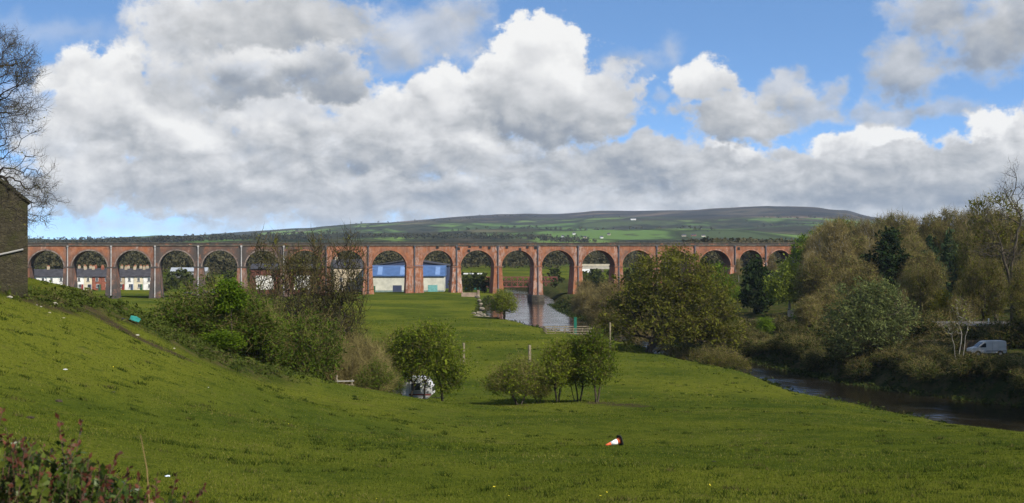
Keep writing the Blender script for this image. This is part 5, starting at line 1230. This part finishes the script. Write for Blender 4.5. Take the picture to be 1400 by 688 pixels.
# fallen traffic cone
Yn = 67; xn_ = (843 - 700) / F * Yn; zn = gz(xn_, Yn)
M_or = plain('faded_orange_plastic', (.62, .105, .030), .5, .12, 5); M_rw = plain('white_reflective_sleeve', (.78, .76, .72), .5, .06, 5)
cone = thing('traffic_cone', (xn_ + .18, Yn, zn + .26), 0, 'orange and white traffic cone lying on its side in the pasture', 'traffic cone')
cone.rotation_euler = (math.radians(14), math.radians(-104), math.radians(8))
def fr(z): return .155 - (.155 - .04) * z / .76
MB().lathe([(fr(0), .04), (fr(.2), .2)], 20).build('cone_body', M_or, cone, smooth=True)
MB().lathe([(fr(.2) + .004, .2), (fr(.52) + .004, .52)], 20).build('sleeve', M_rw, cone, smooth=True)
MB().lathe([(fr(.52), .52), (fr(.76), .76), (.025, .77)], 20).build('cone_tip', M_or, cone, smooth=True)
MB().prism([(-.25, -.18), (-.18, -.25), (.18, -.25), (.25, -.18), (.25, .18), (.18, .25), (-.18, .25), (-.25, .18)], 0, .045).build('base', plain('black_rubber', (.012, .012, .013), .7), cone, bevel=.01).rotation_euler = (math.pi / 2, 0, 0)
cone.children[-1].location = (0, 0, .0)
# rubbish strewn on the left slope
def scrap(u, v, Y, size, mat, name, lb, cat, rz=.3, flat=.5, grp=None):
    x = (u - 700) / F * Y; o = MB().rock((0, 0, 0), size, (1.3, .9, flat), int(u) % 17).build(name, mat); o.location = (x, Y, gz(x, Y) + size * flat * .5); o.rotation_euler = (0, 0, rz); return tag(o, lb, cat, grp)
M_lite = plain('pale_limestone', (.34, .31, .24), .95, .3, 6); M_plast = plain('white_plastic_scrap', (.5, .5, .48), .5, .15, 4)
scrap(75, 403, 89, .13, M_lite, 'white_stone', 'largest white stone at the top of the left slope near the barn', 'stone', flat=.7)
scrap(13, 411, 84, .15, M_lite, 'white_stone', 'dull white stone in the grass right below the barn wall', 'stone')
for u, v, Y, lb in [(68, 426, 84, 'white stone in the longest row on the slope, the chunky one'), (56, 423, 85, 'flat white stone left of the chunky one on the slope'), (87, 428, 84, 'small white stone right of the chunky one on the slope'), (50, 422, 85, 'tiny white stone at the left end of the row on the slope')]:
    scrap(u, v, Y, .065 if 'chunky' in lb else .045, M_lite, 'white_stone', lb, 'stone', grp='white stones on the left slope')
scrap(188, 466, 92.5, .10, M_lite, 'white_stone', 'pale stone lying in the dark track', 'stone'); scrap(238, 485, 96, .07, M_lite, 'white_stone', 'pale stone at the lower end of the dark track', 'stone')
scrap(89, 478, 70, .09, M_plast, 'plastic_scrap', 'white plastic scrap alone in the middle of the left slope', 'litter'); scrap(285, 542, 81, .035, M_plast, 'plastic_scrap', 'tiny white scrap in the pasture right of the slope', 'litter')
scrap(229, 664, 41, .055, plain('pale_blue_plastic', (.62, .70, .78), .5), 'plastic_scrap', 'pale blue white plastic scrap just beyond the foreground bush', 'litter')
scrap(155, 502, 66, .06, M_dark, 'black_scrap', 'small black scrap on the left slope', 'litter'); scrap(976, 638, 54, .05, M_dark, 'black_scrap', 'tiny black scrap in the pasture at the lower right', 'litter')
scrap(168, 440, 97, .16, M_dark, 'black_scrap', 'dark rubber scrap beside the turquoise sheet', 'litter', flat=.4)
Ys = 98; x = (184 - 700) / F * Ys
o = MB(); o.add([(-.34, -.2, 0), (-.05, -.28, .05), (.30, -.22, .02), (.38, .12, .10), (.05, .26, .14), (-.30, .2, .12), (-.34, -.2, .03), (-.05, -.28, .08), (.30, -.22, .05), (.38, .12, .13), (.05, .26, .17), (-.30, .2, .15)], [(5, 4, 3, 2, 1, 0), (6, 7, 8, 9, 10, 11)] + [(i, (i + 1) % 6, 6 + (i + 1) % 6, 6 + i) for i in range(6)])
o = o.build('plastic_sheet', plain('turquoise_plastic', (.016, .16, .13), .5, .2, 4)); o.location = (x, Ys, gz(x, Ys) + .22); o.rotation_euler = (.45, .3, .3); tag(o, 'turquoise plastic sheet crumpled beside the dark track', 'litter')
# molehill earth
for u, v, Y, r_m, lb in [(80, 560, 60, .12, 'dark molehill on the left slope above the foreground bush'), (41, 547, 52, .11, 'small brown molehill near the left edge')]:
    scrap(u, v, Y, r_m, plain('dark_earth', (.04, .028, .018), 1, .3, 6), 'molehill', lb, 'molehill')

# --- across the river: shed, fences, garden wall
Ysd = 208; xa, xb = (1288 - 700) / F * Ysd, (1385 - 700) / F * Ysd; zs = gz((xa + xb) / 2, Ysd); W = xb - xa; hs = hz(1335, 446, Ysd)
shed = thing('timber_shed', ((xa + xb) / 2, Ysd, zs), -.12, 'dark timber shed with a pale edged lean-to roof behind the van', 'shed')
MB().box(-W / 2, W / 2, 0, 5, -.6, hs - .1).build('wall', plain('black_brown_boards', (.022, .018, .014), .9, .3, 2), shed)
MB().prism_x([(-.6, hs - .05), (5.5, hs + .22), (5.5, hs + .37), (-.6, hs + .08)], -W / 2 - .4, W / 2 + .4).build('roof', plain('pale_corrugated_roof', (.11, .098, .085), .7, .4, 2), shed)
MB().box(W * .28, W * .44, -.05, .02, 1.0, hs - .5).build('window', plain('dusty_glass', (.20, .16, .12), .4, .2, 2), shed)
MB().tube([(W * .18, 1.5, hs), (W * .18, 1.5, hs + 1.0)], .09, 8).build('flue', M_frame, shed)
Yf = 202; xa, xb = (1258 - 700) / F * Yf, (1345 - 700) / F * Yf
fz = thing('board_fence', ((xa + xb) / 2, Yf, gz((xa + xb) / 2, Yf)), -.02, 'weathered brown board fence left of the parked van', 'fence'); W = xb - xa
mb = MB(); q = -W / 2
while q < W / 2: mb.box(q, q + .135, -.02 + .004 * (int(q * 7) % 3), .01, -.4, 1.55 + .03 * (int(q * 13) % 3)); q += .15
mb.build('boards', plain('brown_fence_boards', (.115, .080, .048), .9, .3, 3), fz)
for k in range(6): MB().box(-W / 2 + W * k / 5 - .06, -W / 2 + W * k / 5 + .06, .013, .13, -.4, 1.5).build('post', M_timber, fz)
Yq = 300; xa, xb = (1078 - 700) / F * Yq, (1113 - 700) / F * Yq; zq = gz((xa + xb) / 2, Yq)
gw = thing('garden_wall', ((xa + xb) / 2, Yq, zq), -.1, 'sunlit pale stone garden wall behind the white birch stem', 'wall'); W = xb - xa
M_gw = plain('sunny_garden_stone', (.34, .275, .18), .95, .3, 1.5, dirt=(.2, .16, .1))
MB().box(-W / 2, W / 2, 0, .5, -1, hz(1090, 425, Yq)).build('stonework', M_gw, gw); MB().box(-W / 2 - .1, W / 2 + .1, -.08, .58, hz(1090, 425, Yq) + .003, hz(1090, 425, Yq) + .2).build('coping', M_coping, gw)
Yk = 268; xa, xb = (1020 - 700) / F * Yk, (1108 - 700) / F * Yk
pf = thing('picket_fence', ((xa + xb) / 2, Yk, gz((xa + xb) / 2, Yk)), .06, 'grey brown picket fence along the garden across the river', 'fence'); W = xb - xa
mb = MB(); q = -W / 2
while q < W / 2: mb.box(q, q + .11, -.02, .01, -.3, 1.35 + .05 * (int(q * 11) % 2)); q += .17
mb.build('pickets', plain('dark_pickets', (.085, .068, .045), .9, .3, 3), pf)
for z in (.4, 1.0): MB().box(-W / 2, W / 2, .013, .06, z, z + .09).build('rail', M_timber, pf)
# farms on the far hillside
rf_ = np.random.default_rng(12)
for u, v, Y, w, m, lb in [(866, 301, 5600, 26, M_white, 'white farmhouse alone high on the far hillside'), (770, 325, 2900, 14, M_white, 'white cottage at the left of the hamlet below the hill'), (785, 321, 3300, 14, M_white, 'white house highest in the hamlet below the hill'), (800, 326, 2850, 16, M_cream, 'cream cottage in the middle of the hamlet below the hill'), (823, 326, 2850, 14, M_white, 'white cottage at the right of the hamlet below the hill'), (832, 322, 3200, 14, M_buff, 'buff house at the right edge of the hamlet below the hill'),
                      (935, 323.5, 3100, 22, M_buff, 'pinkish farmhouse above the right arches, left one'), (948, 323, 3150, 24, M_redbr, 'brick farm range above the right arches, middle one'), (962, 324, 3050, 18, M_cream, 'cream farmhouse above the right arches, right one'), (1132, 311, 4200, 22, M_white, 'white farmhouse at the right end of the far hillside'), (1125, 314, 4000, 18, M_cream, 'cream barn beside the white farmhouse at the hill end')]:
    # stand it where the slope meets that line of sight
    Ysr = np.linspace(1800, 6700, 900); xs = (u - 700) / F * Ysr; vv = HOR - (ground_z(xs, Ysr) - CAMZ) / Ysr * F
    j = np.nonzero(vv <= v)[0]; Y = float(Ysr[j[0]]) if len(j) else Y
    x = (u - 700) / F * Y; root = thing('farmhouse', (x, Y, gz(x, Y)), rf_.normal() * .2, lb, 'house', 'farmhouses on the far hillside')
    k = Y / 3000; house(root, w * k * .42, 5 * k, 2.8 * k, 1.8 * k, m, [(q * w * k * .45, 1.2 * k, 1.0 * k, 1.0 * k) for q in (-.25, 0, .25)], [], (), M_slate, False)
# ------------------------------------------------------------------ the leafless tree beside the barn
Yt = 79; xt = (-96 - 700) / F * Yt; zt = gz(xt, Yt)
def lt(u, v, dy=0): x, y, z = at(u, v, Yt + dy); return (x - xt, dy, z - zt)
lt_tr = make_tree('bare_tree', 81, trunks=[[(0, 0, 0), (.1, 0, 1.5), (.0, .1, 3.2), (.2, 0, 5.0), (.1, 0, 7.0), (.4, 0, 9.0)], [(.1, 0, .4), (.6, .2, 3.2), (1.6, .1, 6.0), (2.6, 0, 9.0), (3.2, 0, 11.4)], [(.1, 0, .3), (.8, -.1, 2.2), (2.1, -.2, 4.2), (3.4, -.2, 6.0)]],
    env=[(*lt(-10, 95), 2.6, 2.2, 1.9), (*lt(22, 88), 1.55, 1.6, 1.0), (*lt(10, 165), 2.0, 1.8, 1.2), (*lt(25, 140, 1), 1.4, 1.6, .75), (*lt(15, 235), 2.4, 2.0, 1.6), (*lt(45, 262), 1.55, 1.6, 1.1), (*lt(-40, 180), 2.6, 2.4, 3.4), (*lt(55, 300), 1.0, 1.2, .6), (*lt(68, 275), .8, 1.2, .5), (*lt(30, 100), 1.3, 1.2, .7), (*lt(18, 300, -1.5), 1.5, .8, .8), (*lt(0, 265, -1.5), 1.6, .8, 1.0), (*lt(40, 152), .9, 1, .5), (*lt(-110, 120), 4, 3, 4.2), (*lt(5, 52), 1.2, 1.2, .7)],
    n=2700, r_trunk=.34, per=2, leaf=.055, spread=.14, wood=M_barkd, leafm=M_twigo, r_tip=.011, twigs=22000, twig_len=.5, twig_w=.0075, jag=.16, seg=.55, reach=.22, lift=.05, thick=.035, twigm=M_bark)
tag(lt_tr, 'big leafless tree whose bare branches reach in from the left edge above the barn', 'tree'); lt_tr.location = (xt, Yt, zt)

# ------------------------------------------------------------------ foreground bush with red new shoots
M_shrubl = leafmat('glossy_shrub_leaves', (.034, .058, .008), (.125, .160, .020), .25, (.17, .165, .028)); M_shrubr = leafmat('red_new_leaves', (.070, .022, .013), (.21, .072, .038), .3)
def glossy(m):
    t = NT(m.node_tree); out = [n for n in m.node_tree.nodes if n.type == 'OUTPUT_MATERIAL'][0]; src = out.inputs[0].links[0].from_socket
    g = t.n('ShaderNodeBsdfGlossy'); g.inputs['Roughness'].default_value = .32; g.inputs[0].default_value = (.8, .85, .8, 1)
    fr = t.n('ShaderNodeFresnel'); fr.inputs[0].default_value = 1.4; mx = t.n('ShaderNodeMixShader'); t.link(t.m('MULTIPLY', fr.outputs[0], .4), mx.inputs[0]); t.link(src, mx.inputs[1]); t.link(g.outputs[0], mx.inputs[2]); t.link(mx.outputs[0], out.inputs[0])
glossy(M_shrubl); glossy(M_shrubr)
M_stem = plain('reddish_stem', (.085, .045, .028), .8, .3, 20)
rb_ = np.random.default_rng(22); Yb0 = 5.2
def bt(u, v, Y): x, y, z = at(u, v, Y); return np.array([x, y, z])
leafV, redV, stems = [], [], MB()
gl = gz(-1.3, 5.2)
def leaf_shape(c, d, n, L, w):
    """one folded leaf: two halves meeting at the midrib"""
    s = np.cross(d, n); s /= np.linalg.norm(s) + 1e-9
    a = c; b = c + d * L; m = c + d * L * .45 + n * L * .05
    return [a, m + s * w, b, m, m - s * w]
tops = [(4, 560, .0), (30, 600, .2), (60, 608, -.1), (80, 572, .1), (112, 576, .0), (98, 604, -.2), (150, 640, .1), (164, 616, .0), (178, 640, .2), (190, 652, -.1), (205, 662, .1), (215, 650, .0), (242, 646, .15), (258, 672, 0), (280, 664, .1), (10, 590, .3), (45, 622, .3), (120, 630, .3), (20, 640, -.3), (70, 650, -.3), (140, 670, .3), (225, 684, .2), (100, 680, -.3), (50, 676, .2)]
base_c = bt(60, 980, Yb0)
for k in range(760):
    if k < len(tops): u, v, dy = tops[k]; tip = bt(u, v, Yb0 + dy); hero = True
    else:
        u = rb_.uniform(-330, 285) if k % 4 == 0 else rb_.uniform(-60, 285); lim = np.interp(u, [-330, -100, 0, 60, 110, 200, 285], [600, 575, 585, 606, 612, 662, 690]); v = lim + 8 + rb_.random() ** 1.3 * 190; tip = bt(u, v, Yb0 + rb_.uniform(-.5, .5)); hero = rb_.random() < .25
    root_p = np.array([tip[0] * .75 + base_c[0] * .25 + rb_.normal() * .08, tip[1] + rb_.normal() * .12, tip[2] - rb_.uniform(.45, .75)])
    mid = (tip + root_p) / 2 + rb_.normal(size=3) * .03
    pts = [root_p, mid, tip]; stems.tube(pts, [.0032, .0022, .0011], 5, cap=False)
    n_l = 46
    for j in range(n_l):
        f = ((j + .5) / n_l) ** .6; p = (root_p * (1 - f) ** 2 + 2 * mid * f * (1 - f) + tip * f * f)
        axis = (tip - mid); axis /= np.linalg.norm(axis)
        d = axis * (.35 + .5 * f) + rb_.normal(size=3) * .75; d /= np.linalg.norm(d)
        n = np.cross(d, rb_.normal(size=3)); n /= np.linalg.norm(n)
        if n[2] < 0: n = -n
        red = f > (.82 if hero else .985)
        L = rb_.uniform(.022, .040) if not red else rb_.uniform(.018, .030)
        (redV if red else leafV).append(leaf_shape(p, d, n, L, L * (.34 if not red else .27)))
def leaves_mesh(nm, lst, mat):
    V = np.array(lst).reshape(-1, 3); k = (np.arange(len(lst)) * 5)[:, None]
    return mesh_np(nm, V, [k + np.array([0, 1, 2, 3]), k + np.array([0, 3, 2, 4])], [mat], False)
sx_, sy_ = -1.75, 5.2; sz_ = gz(sx_, sy_)
shrub = thing('foreground_bush', (sx_, sy_, sz_), 0, 'foreground bush with glossy green leaves and red new shoots in the lower left corner', 'bush')
off = np.array([sx_, sy_, sz_])
for k in range(14):
    a = np.array([sx_ + rb_.normal() * .12, sy_ + rb_.normal() * .12, sz_ - .1]); b = bt(rb_.uniform(-300, 220), rb_.uniform(700, 800), Yb0 + rb_.uniform(-.5, .5)); stems.tube([a, (a + b) / 2 + rb_.normal(size=3) * .06, b], [.016, .011, .006], 6, cap=False)
stems.V = [tuple(np.array(v) - off) for v in stems.V]; stems.build('branches', M_stem, shrub)
lm_ = leaves_mesh('leaves', np.array(leafV + redV) - off, M_shrubl); lm_.materials.append(M_shrubr)
lm_.polygons.foreach_set('material_index', np.concatenate([(np.arange(len(leafV) + len(redV)) >= len(leafV)).astype(np.int32)] * 2))
link(bpy.data.objects.new('leaves', lm_), shrub)
# dry stalk standing out of the bush
stk = MB(); a = bt(204, 690, 5.4); b = bt(192, 594, 5.4); c0 = np.array([a[0] + .02, a[1], gz(a[0], a[1]) - .05])
P_ = [tuple(c0 - c0), tuple(a - c0), tuple((a + b) / 2 - c0 + np.array([.008, 0, 0])), tuple(b - c0)]
o = stk.tube(P_, [.004, .003, .0022, .001], 6).build('dry_stalk', plain('straw_stalk', (.26, .17, .07), .8)); o.location = tuple(c0); tag(o, 'single dry straw coloured stalk rising behind the foreground bush', 'stalk')

# ------------------------------------------------------------------ grass of the pasture
M_grass = None
def grass_material():
    m, t = new_mat('meadow_grass'); g = t.n('ShaderNodeNewGeometry'); p = g.outputs['Position']
    f = t.m('ADD', t.m('MULTIPLY', t.noise(p, .12, 4, .6), .7), t.m('MULTIPLY', g.outputs['Random Per Island'], .5))
    c = t.ramp(f, [(.30, (.040, .062, .008)), (.55, (.088, .114, .012)), (.75, (.135, .15, .018)), (.92, (.20, .17, .06))])
    d = t.n('ShaderNodeBsdfDiffuse'); t.put(d.inputs[0], c); tr = t.n('ShaderNodeBsdfTranslucent'); t.put(tr.inputs[0], c)
    mx = t.n('ShaderNodeMixShader'); mx.inputs[0].default_value = .35; t.link(d.outputs[0], mx.inputs[1]); t.link(tr.outputs[0], mx.inputs[2]); finish(t, mx.outputs[0]); return m
rg_ = np.random.default_rng(77)
def blades(n, ymin, ymax, spread, hmin, hmax, wk, clumpy=True):
    Y = np.exp(rg_.uniform(math.log(ymin), math.log(ymax), n)); X = rg_.uniform(-spread, spread, n) * Y
    keep = (X < np.interp(Y, NB[:, 0], NB[:, 1]) + .5)
    if clumpy: keep &= (vnoise(X, Y, 1.1, 31) + .7 * vnoise(X, Y, 4.0, 32) + .3 * rg_.normal(size=n)) > -.05
    X, Y = X[keep], Y[keep]; n = len(X)
    Z = ground_z(X, Y); h = (hmin + (hmax - hmin) * rg_.random(n) ** 2) * (1 + .8 * vnoise(X, Y, 3.0, 33)); w = wk * Y * (.6 + .8 * rg_.random(n))
    a = rg_.uniform(0, 2 * np.pi, n); dx = np.cos(a) * w; dy = np.sin(a) * w; lx = rg_.normal(size=n) * h * .55; ly = rg_.normal(size=n) * h * .55
    V = np.stack([np.stack([X - dx, Y - dy, Z - .02], -1), np.stack([X + dx, Y + dy, Z - .02], -1), np.stack([X + lx, Y + ly, Z + h], -1)], 1)
    return V.reshape(-1, 3)
V = np.concatenate([blades(420000, 30, 150, .42, .02, .085, .00036, False), blades(60000, 8, 32, .6, .04, .14, .0004), blades(60000, 140, 300, .3, .05, .2, .00045)])
gm_ = mesh_np('grass', V, [np.arange(len(V)).reshape(-1, 3)], [grass_material()]); tag(link(bpy.data.objects.new('grass', gm_)), kind='stuff')
# dark tussocks scattered through the pasture
n = 4400; Y = np.exp(rg_.uniform(math.log(32), math.log(240), n)); X = rg_.uniform(-.42, .42, n) * Y
k_ = (X < np.interp(Y, NB[:, 0], NB[:, 1])) & (vnoise(X, Y, 5.0, 61) + .6 * vnoise(X, Y, 16, 62) + .35 * rg_.normal(size=n) > .18); X, Y = X[k_], Y[k_]; n = len(X); per = 26
cx = np.repeat(X, per) + rg_.normal(size=n * per) * .16; cy_ = np.repeat(Y, per) + rg_.normal(size=n * per) * .16; cz = ground_z(cx, cy_)
h = np.repeat(rg_.uniform(.04, .15, n), per) * (.5 + rg_.random(n * per)); a = rg_.uniform(0, 2 * np.pi, n * per); w = .00035 * cy_ + .006
lx = rg_.normal(size=n * per) * h * .7; ly = rg_.normal(size=n * per) * h * .7
V = np.stack([np.stack([cx - np.cos(a) * w, cy_ - np.sin(a) * w, cz - .02], -1), np.stack([cx + np.cos(a) * w, cy_ + np.sin(a) * w, cz - .02], -1), np.stack([cx + lx, cy_ + ly, cz + h], -1)], 1).reshape(-1, 3)
tag(link(bpy.data.objects.new('grass_tussocks', mesh_np('grass_tussocks', V, [np.arange(len(V)).reshape(-1, 3)], [leafmat('tussock_grass', (.026, .044, .007), (.078, .094, .014), .3, (.12, .10, .035))]))), kind='stuff')
# buttercups
n = 130; Y = np.exp(rg_.uniform(math.log(34), math.log(95), n)); X = rg_.uniform(-.36, .2, n) * Y; kp_ = vnoise(X, Y, 6, 41) > .05; X, Y = X[kp_], Y[kp_]; Z = ground_z(X, Y) + .12
C = np.stack([X, Y, Z], -1); lv, lq = leaf_quads(rg_, C, .05, up=1.5, long=1.0)
tag(link(bpy.data.objects.new('dandelion_flowers', mesh_np('dandelion_flowers', lv, [lq], [plain('yellow_petals', (.65, .50, .02), .7, .1)]))), kind='stuff')
# rough tussocks, nettles and docks along the track and river banks
def tuft_field(name, centers, size, per, mat, spread, up=.9):
    C = np.repeat(np.array(centers), per, 0) + rg_.normal(size=(len(centers) * per, 3)) * np.array([spread, spread, spread * .45]); C[:, 2] = np.maximum(C[:, 2], np.repeat(np.array(centers)[:, 2], per))
    lv, lq = leaf_quads(rg_, C, size, up=.2, long=2.0); return tag(link(bpy.data.objects.new(name, mesh_np(name, lv, [lq], [mat]))), kind='stuff')
cs = []
for poly, wd, n in [([at(175, 430, 101), at(215, 442, 101.5), at(265, 482, 104), at(330, 500, 108), at(420, 518, 116)], 2.4, 300), ([at(0, 404, 86), at(60, 402, 90), at(112, 408, 98), at(150, 420, 101)], 1.6, 130)]:
    for _ in range(n):
        k = rg_.integers(len(poly) - 1); f = rg_.random(); a, b = np.array(poly[k]), np.array(poly[k + 1]); p = a + (b - a) * f; x, y = p[0] + rg_.normal() * wd * .6, p[1] + rg_.normal() * wd; cs.append((x, y, gz(x, y)))
tuft_field('rough_weeds', cs, .10, 34, leafmat('weed_leaves', (.024, .042, .008), (.070, .088, .016), .3, (.125, .10, .045)), .26)
cs = []
for _ in range(3600):
    Y = rg_.uniform(120, 440); x0, x1 = river_x(Y); x = (x1 - .8 + abs(rg_.normal()) * 4.0) if rg_.random() < .72 else (x0 + .6 + rg_.normal() * .5)
    cs.append((x, Y, max(gz(x, Y), .02)))
tuft_field('bank_weeds', cs, .20, 16, leafmat('bank_weed_leaves', (.022, .036, .008), (.070, .082, .018), .3, (.075, .06, .03)), .4)

# ------------------------------------------------------------------ woods beyond the viaduct that read as one mass
def wood_mass(name, pts, mat, lsz, per, full=True):
    """each tree: a loose heap of leaf clumps over a stem"""
    P = np.array(pts); n = len(P); C = np.repeat(P[:, :3], per, 0); R = np.repeat(P[:, 3], per); H = np.repeat(P[:, 4], per)
    d = rg_.normal(size=(n * per, 3)); d /= np.linalg.norm(d, axis=1, keepdims=True); d *= (rg_.random(n * per) ** .4)[:, None]
    C = C + np.stack([d[:, 0] * R, d[:, 1] * R, H * (.48 if full else .58) + d[:, 2] * H * (.52 if full else .42)], -1)
    lv, lq = leaf_quads(rg_, C, 1.0, up=.3, long=1.2); s = np.repeat(np.repeat(P[:, 3], per) * lsz, 4)[:, None]
    ctr = np.repeat(C, 4, 0); lv = ctr + (lv - ctr) * s
    a = P[:, None, :3] + np.array([[-.12, 0, -1], [.12, 0, -1], [.08, 0, 0], [-.08, 0, 0]])[None]; a[:, 2:, 2] += (P[:, 4] * .7)[:, None]
    q = np.arange(n * 4).reshape(-1, 4) + len(lv)
    me = mesh_np(name, np.concatenate([lv, a.reshape(-1, 3)]), [np.concatenate([lq, q])], [mat]); return tag(link(bpy.data.objects.new(name, me)), kind='stuff')
pts = []
for _ in range(2300):
    Y = rg_.uniform(620, 1150); u = rg_.uniform(-700, 1500); x = (u - 700) / F * Y
    if 630 < u < 860 and Y < 760: continue
    if u < 630 and Y < 640: continue
    z = gz(x, Y); h = min(rg_.uniform(7, 14), max(4.0, CAMZ - .4 - z - (0 if u < 760 else -6)))
    if u > 940: h = max(6.0, CAMZ + rg_.uniform(2, 8) / F * Y - z)
    pts.append((x, Y, z, h * rg_.uniform(.34, .5), h))
wood_mass('valley_wood', pts, M_wood, .24, 120)
pts = []
for _ in range(260):      # scrub and gardens between the piers and the wood
    Y = rg_.uniform(475, 610); u = rg_.uniform(-200, 1000); x = (u - 700) / F * Y; x0, x1 = river_x(Y)
    if x0 - 2 < x < x1 + 2 or Y > 500 and 90 < u < 215 and Y < 530 or 340 < u < 622 and Y < 560: continue
    if 30 < u < 215 and Y < 560: continue
    z = gz(x, Y); h = rg_.uniform(2.0, 6.5); pts.append((x, Y, z, h * .5, h))
wood_mass('valley_scrub', pts, leafmat('scrub_leaves', (.026, .038, .009), (.068, .078, .020), .3, (.055, .046, .022)), .40, 120)
pts = []
for _ in range(6500):     # hedgerow trees and copses over the plain and the hillside
    Y = 2200 + 4400 * rg_.random() ** 2.6; u = rg_.uniform(-500, 1500); x = (u - 700) / F * Y
    c = vnoise(np.array([x]), np.array([Y]), 420, 51)[0] + .6 * vnoise(np.array([x]), np.array([Y * .6]), 150, 52)[0]
    if c < (.30 if Y > 3300 else .0): continue
    h = rg_.uniform(4, 8) * (1 if Y < 3500 else 1.2); pts.append((x, Y, gz(x, Y), h * .62, h))
wood_mass('hillside_trees', pts, leafmat('hillside_foliage', (.022, .026, .013), (.070, .066, .034), .2, (.085, .064, .040)), .5, 22)
# ------------------------------------------------------------------ the air of the valley
def haze_box():
    m, t = new_mat('valley_air')
    v = t.n('ShaderNodeVolumePrincipled'); v.inputs['Color'].default_value = (.72, .85, 1.0, 1); v.inputs['Density'].default_value = HAZE; v.inputs['Anisotropy'].default_value = 0.1
    o = t.n('ShaderNodeOutputMaterial'); t.link(v.outputs[0], o.inputs['Volume'])
    b = MB().box(-9500, 9500, -120, 13800, -60, 240).build('haze', m)
    return tag(b, kind='stuff')
HAZE = 4.2e-5
haze_box()
